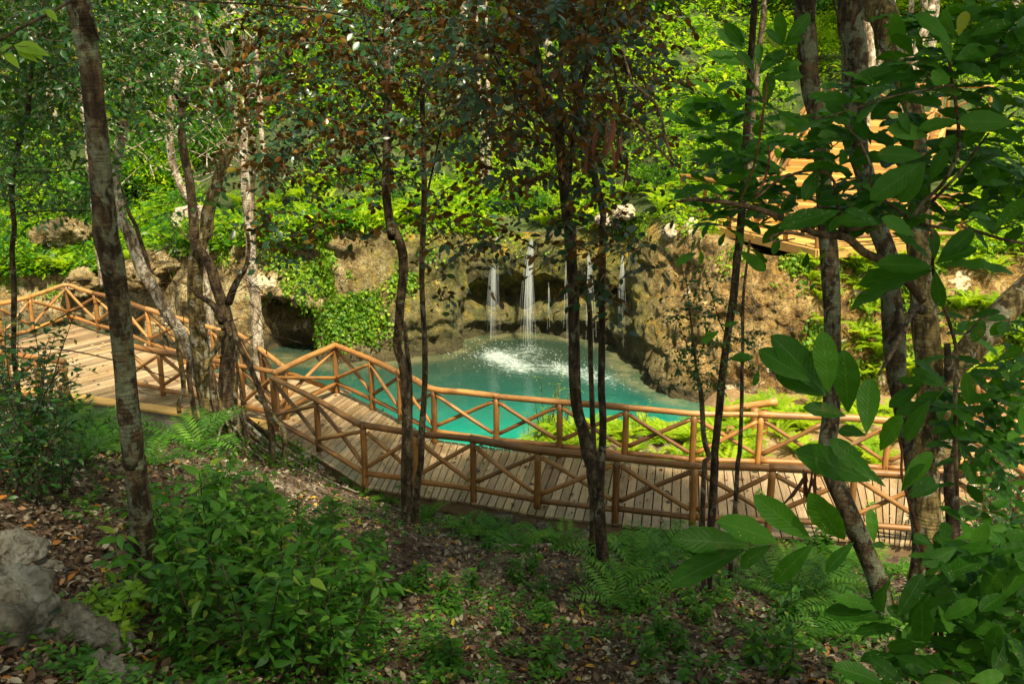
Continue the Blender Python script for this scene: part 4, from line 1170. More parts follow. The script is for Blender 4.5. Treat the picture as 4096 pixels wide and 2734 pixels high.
# thick trunks on the right
gR = 'thick grey trunks of the right-hand tree group'
ra = traced('Q3 1500,1420,150 1460,1250,140 1400,1080,130 1340,880,128 1260,670,130 1180,480,130 1110,330,130 1050,200,124 1010,60,120 R6 1010,1420,118 1025,1300,118 1045,1100,114 1050,900,112 1048,600,112 1032,300,112 1020,150,110 R3 985,1300,108 975,1050,108 960,850,110 905,620,120 880,400,128 868,200,130 860,0,132', 8.9, 10.2)
t = thing('tree', 'thick grey trunk with a sharp kink where it meets the boardwalk, left of its group', 'tree', to_ground(ra)[0][:3], gR)
mb = MB(); limb(mb, skyward(to_ground(ra), 12), 16, .1, .10, .012, 11); mb.build('trunk', M['bark'], t)
lm, tm = MB(), MB(); clump_crown(lm, tm, np.array([2.4, 1.0, 12.8]), (4.4, 4.4, 1.8), 48, 160, .22, L_FLAT, np.array([3.9, 10.2, 11.5])); lm.build('crown', M['hill_dark'], t); tm.build('limb', M['bark'], t)  # unseen crown reaching over the viewpoint, added to shade the broad leaves
rc = traced('Q3 1620,1560,210 1660,1350,180 1690,1000,165 1680,600,160 1662,200,168 R6 1660,1500,168 1690,1200,170 1690,900,165 1650,550,170 1630,250,165 1610,60,150 R3 1620,1400,150 1600,1000,140 1585,720,130 1490,460,150 1430,250,170 1370,60,190 1340,-40,195', 8.4, 10.6)
t = thing('tree', 'stout pale-barked trunk behind the broad leaves, forking low on its far side', 'tree', to_ground(rc)[0][:3], gR)
mb = MB(); limb(mb, skyward(to_ground(rc), 12), 18, .1, .10, .012, 12); mb.build('trunk', M['bark_moss'], t)
mb = MB(); limb(mb, traced('Q3 1740,100,70 R6 1780,1500,76 1800,1200,80 1840,1000,100 1880,900,150 2000,770,185 2150,600,185 2311,440,180 2420,330,170', 8.6, 9.6), 14, .1, .1, .012, 13); mb.build('limb', M['bark_moss'], t)
mb = MB(); limb(mb, traced('R6 1640,560,70 1600,540,60 1570,570,50 1540,640,34 1470,780,30 1400,900,24 1350,990,18', 9.2, 8.4), 9, .1, .1, .01, 14); mb.build('broken_branch', M['bark_dark'], t)
mb = MB(); limb(mb, traced('Q3 1860,1000,100 1840,600,96 1828,200,95 R6 1850,1500,90 1840,1250,86 1815,1000,66 1805,780,40', 8.7, 9.0), 12, .1, .16, .012, 15); mb.build('dead_stem', M['bark_dark'], t)
lm, tm = MB(), MB(); clump_crown(lm, tm, np.array([6.0, 3.4, 12.8]), (4.4, 4.6, 1.8), 48, 160, .22, L_FLAT, np.array([4.9, 10.6, 11.5])); lm.build('crown', M['hill_dark'], t); kind(tm.build('twigs', M['bark'], t), 'stuff')  # unseen crown put in the sun's path to shade the right foreground
rb = traced('Q3 1620,700,110 1600,350,110 1570,60,108 R6 1560,1500,112 1520,1300,115 1470,1000,130 1450,700,150 1430,400,130 1415,200,120 R3 1300,1400,118 1260,1150,120 1220,1000,130 1195,750,140 1190,550,155 1190,300,160 1165,0,168', 9.6, 11.6)
t = thing('tree', 'grey trunk stained orange by lichen, a dark vine climbing it, middle of its group', 'tree', to_ground(rb)[0][:3], gR)
mb = MB(); limb(mb, skyward(to_ground(rb), 12), 16, .1, .10, .012, 16); mb.build('trunk', M['bark'], t)
v = traced('R3 1160,1000,14 1150,600,14 1130,300,14 1085,120,14 1050,-20,14', 11.3, 11.3); mb = MB(); limb(mb, v, 6, .12, .05, .01, 3); mb.build('climbing_stem', M['bark_dark'], t)
lm, tm = MB(), MB(); clump_crown(lm, tm, np.array([3.6, 7.4, 12.8]), (4.2, 3.2, 1.4), 44, 150, .22, L_FLAT, np.array([4.0, 11.6, 11.5])); lm.build('crown', M['hill_dark'], t); tm.build('limb', M['bark'], t)  # unseen crown added to shade the deck while the bank stays lit

# lianas
for k, (lab, s, y0, y1, m) in enumerate((('dark liana slanting across the upper left corner', 'R1 -40,290,20 120,200,20 300,110,20 500,-10,20', 6.0, 6.2, 'bark_dark'), ('slack dark liana crossing low before the platform', 'R4 -40,808,9 300,815,9 480,832,9 730,885,9 980,960,8 1180,1030,6', 7.2, 7.5, 'bark_dark'),
        ('thin liana rising across the platform railing', 'R4 -40,780,8 240,690,8 500,560,8 700,500,6', 8.0, 8.5, 'bark_dark'), ('pale liana hanging left in the copper foliage', 'R2 150,-20,12 190,170,12 255,360,12 315,560,12 300,760,10', 12.6, 13, 'twig'),
        ('pale liana hanging before the forked trunk', 'R2 1695,-20,16 1745,190,16 1800,330,16 1845,560,14 1862,720,10', 9.8, 10.2, 'twig'), ('thin bare liana drooping in the middle of the foliage', 'R2 1150,-20,12 1080,120,12 1010,380,14 985,500,10 900,700,8 820,860,8', 12, 12.6, 'bark_dark'),
        ('wire-thin liana stretched across the top left', 'R1 1100,-10,14 1350,15,14 1700,30,14 2000,60,14 2300,110,12', 9.0, 9.6, 'bark_dark'), ('thin tan liana looping right of the slender twin stems', 'R2 640,-20,8 590,180,8 520,330,8 560,480,8 570,700,6', 12.8, 13.2, 'twig'),
        ('long tan liana slanting down to the forked trunk', 'R2 1000,400,10 1180,680,10 1300,880,10 1440,1060,10 1530,1250,8', 10.9, 10.7, 'twig'))):
    mb = MB(); limb(mb, traced(s, y0, y1), 7, .08, .06, .008, 80 + k); tag(mb.build('liana', M[m]), lab, 'vine', 'lianas')

# ---------------------------------------------------------------- broad-leaved shrub in front on the right
t = thing('broad_leaved_tree', 'big-leaved young tree close by on the right, rosettes of broad leathery leaves', 'small tree', (2.6, 3.6, 4.0))
YB = 4.9
stems = ['Q3 1815,1700,40 1800,1460,36 1760,1250,32 1720,1000,32 1690,850,32 1640,680,28 1590,480,24 1540,330,20 1500,180,18 R6 1500,1480,16 1465,1350,14',
         'Q3 1760,1600,24 1720,1200,22 1712,900,20', 'Q3 2000,1700,40 1970,1500,34 1900,1250,26 1700,1100,18',
         'Q3 1870,320,26 R6 1862,1400,26 1860,1100,26 1865,800,24 R6 1720,330,22 1720,180,22 R3 1700,1500,22',
         'R6 1640,500,60 1560,400,58 1450,290,56 1350,225,54 1250,185,54 1170,110,52 1100,75,48 980,70,44 900,45,42 820,15,40 R3 800,1490,40 700,1440,40 560,1385,38 450,1355,36 300,1330,30 130,1315,24 20,1330,18',
         'R6 1110,90,24 1090,20,22 R3 1110,1530,22 1085,1400,22 1062,1300,22 1055,1200,20 1000,1140,20 930,1125,18 850,1130,18 740,1165,18 650,1215,18 590,1270,16 540,1310,16',
         'R3 540,1300,20 600,1180,18 628,1050,16 622,960,12', 'R3 440,1320,16 500,1180,15 555,980,15 585,760,15 605,640,14 618,480,12', 'R3 600,690,14 540,560,12 490,480,10 440,380,8',
         'R3 1570,1450,30 1640,1330,28 1760,1220,26 1850,1060,26 1880,900,24 1855,640,24 1830,500,22 1812,360,20 1800,240,16', 'R3 1600,1450,26 1700,1330,24 1850,1180,22 1960,1040,18 2080,880,14',
         'R3 1120,1530,30 1230,1500,28 1400,1475,26 1600,1470,24 1850,1520,20', 'R3 1850,560,16 1700,590,14 1450,635,12 1200,710,10 1000,770,8 800,770,8', 'R3 1310,1240,18 1290,1200,18 1300,1110,16 1240,960,12 1150,840,10',
         'R3 1330,1260,20 1400,1330,22 1500,1400,22 1560,1440,24', 'R6 860,60,20 700,55,18 640,90,16 660,110,12 800,90,10', 'R6 2311,120,20 2150,90,22 2000,40,20 1900,10,18',
         'R2 2220,1090,20 2080,930,18 1980,820,16 1880,750,10', 'R2 2210,1050,18 2160,900,18 2130,750,18 2060,640,18 1960,560,16 1900,400,14 1890,320,10']
for k, s in enumerate(stems):
    mb = MB(); limb(mb, traced(s, YB + (.3 if k in (4, 5, 9, 10, 11) else 0), YB), 9, .05, .10, .006, 100 + k)
    mb.build('stem', M['red_twig' if k in (0, 1, 6, 7) else 'bark_brown'], t)
lm, tm = MB(), MB()
toc = lambda p: unit(np.array([0, 0, CAM_Z]) - p)
def bl(base, tip, Y, face=.55, W=1., bend=0., dy=0.):
    """one broad leaf from base to tip (photo pixels), its upper side partly towards the viewer"""
    a = AT(base[0], base[1], Y); b = AT(tip[0], tip[1], Y + dy)
    D = b - a; L = np.linalg.norm(D)
    N = unit(np.array([0, 0, 1.]) * (1 - face) + toc(a) * face + rng.normal(size=3) * .18)
    leaves(lm, a[None], D[None] / L, N[None], L, L_BIG, W)
def one(fr, seq, Y=YB, face=.55, W=1.):
    for b in seq.split():
        v = [float(q) for q in b.replace(':', ',').split(',')]
        o = ZO[fr]
        bl((o[0] + v[0] * .6058, o[1] + v[1] * .6058), (o[0] + v[2] * .6058, o[1] + v[3] * .6058), Y + rng.normal() * .08, face, W, dy=rng.normal() * .06)
# leaves that can be told apart in the photograph: base -> tip
one('R6', '1010,1130:690,720 1020,1110:990,715 1150,1240:1130,850 1270,1380:1290,1000 900,1030:560,820 1000,1130:680,970 1140,1260:870,1185 1270,1390:1070,1330 1360,1490:1470,1270', 4.4, .75, 1.05)
one('R6', '1715,300:1225,350 1700,310:1150,480 1725,300:1760,550 1730,250:2000,130 1730,270:2260,250 1715,280:1370,230 1730,260:1980,20 1700,240:1480,20 1720,230:1720,30', 4.8, .5)
one('R6', '1790,1050:1610,870 1790,1060:1590,940 1700,1170:1450,1230 1700,1150:1500,1420 1640,1050:1420,1190 1640,1060:1480,1000 1720,1180:1780,1060 1950,1200:1940,990 1940,1190:2120,1090 1930,1200:1760,1180 1930,1220:1870,1150', 4.8, .45)
one('Q3', '690,635:345,480 910,620:545,345 1130,615:915,375 1320,640:1300,415 650,650:405,790 920,640:650,900 1190,630:990,820 1290,660:1400,640 520,655:10,590 470,680:-50,880', 4.3, .7, .92)
one('Q3', '1300,230:850,20 1330,230:1150,40 1400,270:1220,120 1500,290:1620,110 1500,300:1690,30 1540,330:1730,190 1560,340:1750,240 1300,220:1050,-60', 4.5, .6)
one('Q3', '1390,1100:1340,830 1470,1130:1650,850 1370,1080:1090,980 1400,1140:990,1060 1500,1200:1190,1200 1550,1190:1680,990 1640,1340:1640,1080 1700,1290:1560,1260', 4.2, .6, 1.0)
one('Q3', '1380,1568:1080,1430 1520,1560:1300,1400 1660,1500:1540,1440 1760,1480:1660,1350 1900,1568:1650,1545 1950,1550:2180,1500', 4.0, .7, 1.2)
one('Q3', '1720,890:2060,700 1820,850:1980,740 2030,1040:2150,780 2160,1020:2300,790 2110,700:2320,640 2160,800:2320,870 1760,1150:1990,1010 1980,1180:2040,1100 1990,1300:1860,1130 2010,1450:2010,1120 2080,1450:2120,1200 2040,1040:2280,1080', 4.4, .5, 1.1)
one('R3', '720,300:690,90 730,300:900,90 720,310:620,190 700,330:610,240 720,290:830,260 470,310:350,170 470,320:420,170 460,330:290,190 500,430:240,340 560,440:560,280 530,470:420,330 560,490:730,300', 5.0, .7)
one('R3', '600,700:640,480 620,690:720,600 600,720:480,700 560,600:420,520 640,520:850,490 650,470:840,400 640,450:850,460 640,500:760,420 420,740:320,650 400,770:220,640 300,750:150,660 190,830:60,700 80,810:-60,730 240,870:0,760', 5.1, .5)
one('R3', '1510,310:1450,110 1510,450:1190,520 1540,480:1330,460 1480,560:1240,660 1640,540:1440,480 1430,640:1250,680 1060,660:880,610 1180,660:990,640 1760,590:1640,690 1500,650:1310,760', 5.0, .5, 1.1)
one('R3', '1830,420:1790,250 1850,400:2080,290 1860,420:2140,300 1840,440:2060,470 1860,330:2000,180 1830,300:1700,170 1830,280:1620,80 1880,240:1930,60 1850,230:1750,60 1950,240:2210,130 2130,470:2140,320 2150,460:2290,330 1980,230:2260,90', 4.9, .55, 1.1)
one('R3', '1650,1070:1310,1290 1660,1060:1500,1340 1690,1200:1790,990 1650,1030:1350,1010 1560,890:1500,740 1680,900:1430,840 1880,800:1620,830 2250,810:1900,790', 4.7, .7, 1.1)
one('R3', '1060,1400:700,1470 1100,1390:860,1470 1380,1480:1080,1430 1350,1490:1160,1370 1590,1560:1400,1430 2100,1450:1970,1400 2110,1520:2330,1290 2080,1530:1990,1430', 4.6, .55, 1.1)
one('R3', '1240,950:1190,1150 1230,940:1060,860 1300,960:1270,820 940,1290:920,1160 1100,1300:1170,1180 1000,950:700,1010 960,1050:810,1010 860,900:1110,890 830,1040:1080,1010 1180,920:950,920 1260,900:1480,930', 5.2, .4)
one('R3', '170,1490:100,1560 240,1460:180,1560 430,1440:590,1530 560,1290:700,1240 700,1180:640,1060 530,1130:480,1230 330,1300:180,1200 200,1250:60,1230 480,1260:300,1170 380,1400:220,1440 620,1000:520,900 430,1020:230,1000 330,960:170,1060', 5.2, .4)
one('R6', '150,100:90,180 170,160:190,270 340,50:290,140 460,140:620,210 430,170:620,300 400,40:480,140 150,180:20,240 880,180:860,290 960,230:1000,180 940,380:890,430 690,80:660,180 560,950:530,1060 430,640:330,660 300,700:170,770 530,870:400,870', 5.1, .6)
for k in range(400):                                            # the rest of the mass, whorls and side leaves
    fr, x0, x1, y0, y1 = (('R3', 1100, 2350, 500, 1500), ('R3', 150, 1200, 620, 1500), ('R3', 1500, 2350, -60, 500), ('Q3', 1700 if k % 2 else 1350, 2350, 600 if k % 2 else 1150, 1600), ('R6', 1750, 2350, 850, 1600))[k % 5 if k < 200 else (0, 1, 2, 3, 0, 3)[k % 6]]
    x, y = rng.uniform(x0, x1), rng.uniform(y0, y1)
    if fr == 'R3' and 640 < x < 1200 and 900 < y < 1350 and rng.random() < .3: continue
    o = ZO[fr]; a0 = rng.uniform(0, 6.28)
    p = AT(o[0] + x * .6058, o[1] + y * .6058, rng.uniform(4.9, 5.9) if fr != 'Q3' else rng.uniform(4.3, 5.2))
    for j in range(int(rng.integers(2, 5))):
        a = a0 + j * 2.1 + rng.normal() * .3
        D = np.array([math.cos(a), math.sin(a), rng.normal() * .35])
        leaves(lm, p[None], D[None], unit(np.array([0, -.35, 1.]) + rng.normal(size=3) * .35)[None], rng.uniform(.12, .215), L_BIG, rng.uniform(.95, 1.2))
for k in range(120):
    fr, x0, x1, y0, y1 = (('R3', 520, 1300, 800, 1480), ('Q3', 1900, 2350, 0, 900), ('R6', 1900, 2350, 600, 1568), ('R3', 1900, 2350, 200, 1500))[k % 4]
    o = ZO[fr]; a0 = rng.uniform(0, 6.28)
    p = AT(o[0] + rng.uniform(x0, x1) * .6058, o[1] + rng.uniform(y0, y1) * .6058, rng.uniform(5.0, 6.2))
    for j in range(3):
        a = a0 + j * 2.1 + rng.normal() * .3
        leaves(lm, p[None], np.array([[math.cos(a), math.sin(a), rng.normal() * .35]]), unit(np.array([0, -.25, 1.]) + rng.normal(size=3) * .3)[None], rng.uniform(.12, .20), L_BIG, 1.05)
lm.build('foliage', M['big'], t)
# dried leaves hanging
for lab, fr, pts, Y_ in (('bunch of long curled brown leaves hanging under the upper branch', 'R2', ((1670, 880), (1720, 840), (1770, 810), (1830, 780), (1850, 900), (1880, 850), (1905, 1000), (1800, 930)), 6.5), ('small bunch of curled brown leaves hanging above the boardwalk', 'Q3', ((850, 140), (880, 160), (910, 140), (940, 150), (870, 170)), 5.0)):
    o = ZO[fr]; lm = MB()
    for k, (x, y) in enumerate(pts):
        p = AT(o[0] + x * .6058, o[1] + y * .6058, Y_ + rng.normal() * .05)
        a = rng.uniform(0, 6.28)
        leaves(lm, p[None], np.array([[rng.normal() * .12, rng.normal() * .1, -1]]), np.array([[math.cos(a), math.sin(a), 0]]), rng.uniform(.20, .32) * (1 if fr == 'R2' else .75), leaf_tpl(8, .085, .45, .06, .08, wave=.02), 1.)
    tag(lm.build('dried_leaves', M['dry']), lab, 'dead leaves')
# lime leaf spray in the upper left corner
lm, tm = MB(), MB()
for (x0, y0, x1, y1) in ((0, 345, 60, 290), (90, 300, 300, 330), (190, 310, 280, 380), (110, 330, 240, 385), (30, 350, 125, 430), (10, 320, -40, 360), (300, 60, 380, 130)):
    a, b = AT(x0 * .6058, y0 * .6058, 4.3), AT(x1 * .6058, y1 * .6058, 4.3)
    leaves(lm, a[None], (b - a)[None], np.array([[.2, -.6, .8]]), np.linalg.norm(b - a) * 1.1, L_POINT, 1.3)
t = thing('leafy_twig', 'bright lime leaf spray poking in at the upper left edge', 'twig', AT(-30, 210, 4.3))
lm.build('leaves', M['young'], t)
mb = MB(); limb(mb, traced('R1 -60,345,8 40,330,7 120,310,6 190,305,4', 4.3), 5, .05, 0, .003); mb.build('stem', M['twig'], t)

# ---------------------------------------------------------------- copied plants
def dup(o, loc, rz, s, label=None, group=None):
    r = o.copy(); C.objects.link(r)
    r.location = tuple(float(v) for v in loc); r.rotation_euler = (rng.normal() * .06, rng.normal() * .06, rz); r.scale = (s, s, s)
    if label: r['label'] = label
    if group: r['group'] = group
    for ch in o.children:
        c = ch.copy(); C.objects.link(c); c.parent = r
    return r
class Kind:
    """one built plant; the first place moves it, later places copy it"""
    def __init__(s, o, cat): s.o = o; s.used = False; o['category'] = cat
    def put(s, loc, rz, sc_, label, group):
        if not s.used:
            s.used = True; o = s.o
            o.location = tuple(float(v) for v in loc); o.rotation_euler = (0, 0, rz); o.scale = (sc_,) * 3
            o['label'] = label; o['group'] = group
            return o
        return dup(s.o, loc, rz, sc_, label, group)

def frond(mb, az, L, rise, fall, n, pin, pw, rnd, fwd=.35, stemfrac=.12):
    """one arching fern frond with its leaflets"""
    s = np.linspace(0, 1, n + 1)
    el = rise + (fall - rise) * s ** 1.1
    dr = L / n
    r = np.concatenate([[0], np.cumsum(np.cos(el[:-1]) * dr)]); z = np.concatenate([[0], np.cumsum(np.sin(el[:-1]) * dr)])
    ca, sa = math.cos(az), math.sin(az)
    bend = rng.normal() * .12
    x = r; y = bend * r ** 2
    P = np.column_stack([x * ca - y * sa, x * sa + y * ca, z])
    tg = unit(np.gradient(P, axis=0)); side = unit(np.cross([0, 0, 1.], tg)); nu_ = np.cross(tg, side)
    tube(mb, P[::4], np.linspace(.006, .0015, len(P[::4])), 4, 1, caps=False, rnd=rnd * .6)
    ii = np.arange(int(n * stemfrac), n)
    pl = pin * np.sin(math.pi * np.clip((ii / n - stemfrac) / (1 - stemfrac) * .80 + .17, 0, 1)) ** .8
    for sg in (1, -1):
        D = unit(side[ii] * sg + tg[ii] * fwd + nu_[ii] * .12 + rng.normal(size=(len(ii), 3)) * .07)
        leaves(mb, P[ii], D, nu_[ii] + side[ii] * sg * -.15, pl, PINNA, pw, np.clip(rnd + rng.normal(size=len(ii)) * .08, 0, 1))
PINNA = leaf_tpl(2, .10, .35, .015, .16)
def fern(n, L, rise, fall, np_, pin, pw, mat, name='fern'):
    mb = MB(); a0 = rng.uniform(0, 6.28)
    for k in range(n):
        frond(mb, a0 + k * 2.4, L * rng.uniform(.7, 1.1), rise + rng.normal() * .14, fall + rng.normal() * .2, np_, pin * rng.uniform(.85, 1.1), pw, float(np.clip(rng.normal(.5, .25), 0, 1)))
    o = link(name, mb.mesh(name, M[mat]))
    return Kind(tag(o, 'fern', 'fern'), 'fern')
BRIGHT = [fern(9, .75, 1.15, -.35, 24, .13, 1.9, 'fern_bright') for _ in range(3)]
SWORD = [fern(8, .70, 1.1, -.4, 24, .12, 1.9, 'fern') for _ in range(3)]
ZAM = [fern(11, .80, 1.0, -.35, 18, .19, 1.0, 'fern', 'cycad') for _ in range(3)]
def pick(L): return L[int(rng.integers(len(L)))]
# lit ferns on the bank between the railing and the pool
gb = 'bright ferns on the bank behind the railing'
k = 0
while k < 62:
    x, y = rng.uniform(-.3, 5.6), rng.uniform(17.3, 20.2)
    fn = np.interp(x, [p[0] for p in far_nodes[3:12]], [p[1] for p in far_nodes[3:12]])
    if y < fn + .35 or GZ(x, y) < -.52: continue
    k += 1
    pick(BRIGHT).put((x, y, GZ(x, y) - .03), rng.uniform(0, 6.28), rng.uniform(.6, 1.0), 'glowing yellow-green fern on the low bank between railing and pool', gb)
k = 0
while k < 34:
    x, y = rng.uniform(3.8, 8.5), rng.uniform(17.0, 20.8)
    fn = np.interp(x, [p[0] for p in far_nodes[3:12]], [p[1] for p in far_nodes[3:12]])
    if y < fn + .5: continue
    k += 1
    pick(BRIGHT).put((x, y, GZ(x, y) - .03), rng.uniform(0, 6.28), rng.uniform(.6, 1.1), 'bright fern on the sandy shore between railing and golden cliff', 'bright ferns on the sandy shore')
# shade ferns along the slope-side foot of the boardwalk
gs = 'green ferns along the slope-side foot of the boardwalk'
for k in range(40):
    x = rng.uniform(-1.2, 7.2); y = float(yb(x)) - rng.uniform(.0, .75)
    if -.8 < x < 1.3 and rng.random() < .6: continue
    pick(SWORD if rng.random() < .7 else ZAM).put((x, y, GZ(x, y) - .03), rng.uniform(0, 6.28), rng.uniform(.5, .95), 'green fern growing against the near edge of the boardwalk', gs)
def at_px(px, py): return GP(px, py)
gz = 'dark cycad-like ferns on the shaded slope'
for lab, px, py, s in (('dark palm-like fern clump sprawling right of the forked trunk base', 2540, 2330, 1.25), ('dark palm-like fern clump sprawling right of the forked trunk base', 2640, 2240, 1.1), ('dark palm-like fern clump sprawling right of the forked trunk base', 2480, 2420, .9),
        ('large feathery fern at the foot of the fig tree', 760, 1720, 1.5), ('large feathery fern at the foot of the fig tree', 800, 1800, 1.4), ('large feathery fern at the foot of the fig tree', 640, 1740, 1.2), ('large feathery fern at the foot of the fig tree', 880, 1640, 1.0),
        ('feathery fern below the concrete footing of the platform', 300, 1730, 1.3), ('feathery fern below the concrete footing of the platform', 390, 1720, 1.1), ('feathery fern below the concrete footing of the platform', 200, 1760, 1.2), ('feathery fern below the concrete footing of the platform', 420, 1800, 1.1), ('feathery fern below the concrete footing of the platform', 330, 1840, .9), ('feathery fern below the concrete footing of the platform', 620, 1860, .8),
        ('feathery fern in the middle of the littered slope', 2080, 2210, .9), ('feathery fern in the middle of the littered slope', 2250, 2190, .8), ('feathery fern in the middle of the littered slope', 2000, 2150, .8), ('feathery fern in the middle of the littered slope', 1700, 2080, .7),
        ('dense dark fern thicket below the thick trunks', 3200, 2420, 1.1), ('dense dark fern thicket below the thick trunks', 3340, 2400, 1.2), ('dense dark fern thicket below the thick trunks', 3080, 2300, 1.0), ('dense dark fern thicket below the thick trunks', 3450, 2520, 1.0), ('dense dark fern thicket below the thick trunks', 3300, 2560, .9),
        ('light fern right of the saplings on the slope', 3050, 2380, .8), ('light fern right of the saplings on the slope', 2740, 2180, .8), ('light fern right of the saplings on the slope', 2930, 2200, .9)):
    p = at_px(px, py); pick(ZAM).put(p + [0, 0, -.03], rng.uniform(0, 6.28), s, lab, gz)
p = at_px(1140, 1755)
for k in range(2): pick(SWORD).put(p + [.1 * k, .1, -.02], rng.uniform(0, 6.28), 1.15 - .3 * k, 'tall arching fern by the sloping railing at the boardwalk bend', 'tall ferns at the boardwalk bend')
p = at_px(1480, 1980)
for k in range(3): pick(SWORD).put(at_px(1430 + 60 * k, 1960 + 25 * k) + [0, 0, -.02], rng.uniform(0, 6.28), .7, 'fern leaning on the lower log at the inner bend', 'ferns at the inner bend')
# ferns on the hill above the cliff
gh = 'sunlit ferns on the hillside above the cliff'
for k in range(150):
    if k < 60: x = rng.uniform(-13, 4.5); d = rng.uniform(.2, 3.5)
    elif k < 100: x = rng.uniform(-15, -5); d = rng.uniform(0., 5)
    else: x = rng.uniform(6.8, 14); d = rng.uniform(-.4, 4)
    y = float(np.interp(x, ST[:, 2], ST[:, 3])) + d
    if 4.2 < x < 11 and 22.9 < y < 36: continue
    pick(BRIGHT).put((x, y, float(hill_z(x, y)[0]) - .04), rng.uniform(0, 6.28), rng.uniform(.9, 1.5), 'sunlit yellow-green fern on the hillside above the cliff', gh)
gr = 'ferns hanging on the right-hand rock slope'
rows = [(i, j) for i in range(40, nr) for j in range(0, nc) if CL[i, j, 0] > 6.6 and CL[i, j, 0] < 13]
for k in range(60):
    i, j = rows[int(rng.integers(len(rows)))]
    p = CL[i, j]; pick(BRIGHT).put(p + [0, -.02, -.05], rng.uniform(0, 6.28), rng.uniform(.6, 1.1), 'bright fern clinging to the rock slope behind the thick trunks', gr)

# shrubs --------------------------------------------------------------------------------------
def bush(nst, H, nl, leaf, mat, tpl, spread=.5, name='shrub'):
    t = thing(name, 'leafy shrub', 'shrub')
    sm, lm = MB(), MB()
    for k in range(nst):
        a = rng.uniform(0, 6.28); h = H * rng.uniform(.6, 1.1)
        o = np.array([math.cos(a), math.sin(a), 0]) * spread
        pts = np.array([o * .15, o * .5 + [0, 0, h * .5] + rng.normal(size=3) * .04, o * rng.uniform(.7, 1.2) + [0, 0, h]])
        tube(sm, pts, [.010, .007, .003], 5, .12, 0, .01, seed=k)
        K_ = catmull(pts, h / 14)
        for p in K_[3:]:
            for q in range(2):
                a2 = rng.uniform(0, 6.28); d = np.array([math.cos(a2), math.sin(a2), .35])
                if rng.random() < nl: spray(lm, sm, p, d, rng.uniform(.10, .28) * H, leaf, tpl, leaf * .62, tw=.003, droop=.2, tiltmax=.45)
                else: leaves(lm, p[None], d[None], np.array([[0, 0, 1.]]) + rng.normal(size=(1, 3)) * .4, leaf * rng.uniform(.8, 1.3), tpl)
    sm.build('stems', M['twig'], t); lm.build('foliage', M[mat], t)
    return Kind(t, 'shrub')
BUSH = [bush(5, 1.0, .42, .125, 'bush', L_POINT, .34) for _ in range(4)]
gf = 'soft-leaved bushes right of the mottled trunk'
for px, py, s in ((760, 2330, 1.0), (860, 2270, 1.0), (980, 2240, .95), (1080, 2260, .9), (1200, 2330, .95), (1300, 2420, .9), (1400, 2480, .8), (700, 2480, .95), (820, 2480, 1.0), (940, 2460, 1.05), (1060, 2480, 1.05), (1180, 2520, 1.0), (1300, 2580, .95), (1420, 2640, .8),
                  (900, 2640, .9), (1040, 2680, .95), (1180, 2720, 1.0), (1320, 2740, .9), (820, 2130, .7), (960, 2110, .75), (1120, 2130, .65), (1450, 2300, .6), (1260, 2220, .6), (780, 2680, .6), (1480, 2560, .6)):
    p = at_px(px, py); pick(BUSH).put(p + [0, 0, -.04], rng.uniform(0, 6.28), s * 1.12, 'soft green leafy bush crowding the foot of the mottled trunk', gf)
DBUSH = [bush(7, 1.3, .5, .085, 'gloss', L_SMALL, .5) for _ in range(3)]
for px, py, s in ((60, 1800, 1.3), (170, 1850, 1.2), (20, 1960, 1.2), (120, 2010, 1.0), (260, 1720, .9), (230, 1620, .9), (30, 1650, 1.3), (240, 1960, .8), (-60, 1760, 1.4)):
    p = at_px(px, py); pick(DBUSH).put(p + [0, 0, -.04], rng.uniform(0, 6.28), s, 'dark glossy shrub massed against the left end of the platform', 'dark shrubs by the platform')
for px, py, s in ((3920, 2250, 1.0), (4020, 2180, 1.1), (3960, 2420, 1.0), (4080, 2350, 1.2), (3880, 2520, .9), (4060, 2560, 1.1), (4000, 2050, .9), (3700, 2200, .6)):
    p = at_px(px, py); pick(DBUSH).put(p + [0, 0, -.04], rng.uniform(0, 6.28), s, 'dark shrub below the slanting railing at the right edge', 'dark shrubs below the slanting railing')
YB_ = bush(3, .45, .3, .11, 'young', L_POINT, .22, 'sapling')
for px, py, s in ((490, 2440, .8), (440, 2560, .9), (500, 2520, .8)):
    YB_.put(at_px(px, py) + [0, 0, -.02], rng.uniform(0, 6.28), s, 'lime-leaved seedling at the foot of the mottled trunk', 'lime-leaved seedlings')
SEED = [bush(2, .42, .25, .10, 'bush', L_POINT, .10, 'seedling') for _ in range(3)] + [bush(3, .32, .3, .07, 'fern', L_SMALL, .14, 'seedling')]
k = 0
while k < 55:
    px, py = rng.uniform(500, 3500), rng.uniform(2050, 2720)
    if px < 1500 and py > 2150: continue
    k += 1
    pick(SEED).put(at_px(px, py) + [0, 0, -.02], rng.uniform(0, 6.28), rng.uniform(.6, 1.2), 'small leafy seedling rising from the leaf litter of the slope', 'seedlings on the littered slope')
FL = bush(5, 1.1, .12, .05, 'ivy', L_SMALL, .25, 'weed')
for px, py, s in ((2180, 1745, 1.2), (2250, 1760, 1.0), (2120, 1750, .8), (2560, 1750, .7)):
    p = UP(px, py, -.3); FL.put((p[0], p[1], GZ(p[0], p[1]) - .03), 1.1, s, 'tall thin flowering weed standing before the pool', 'tall weeds before the pool')
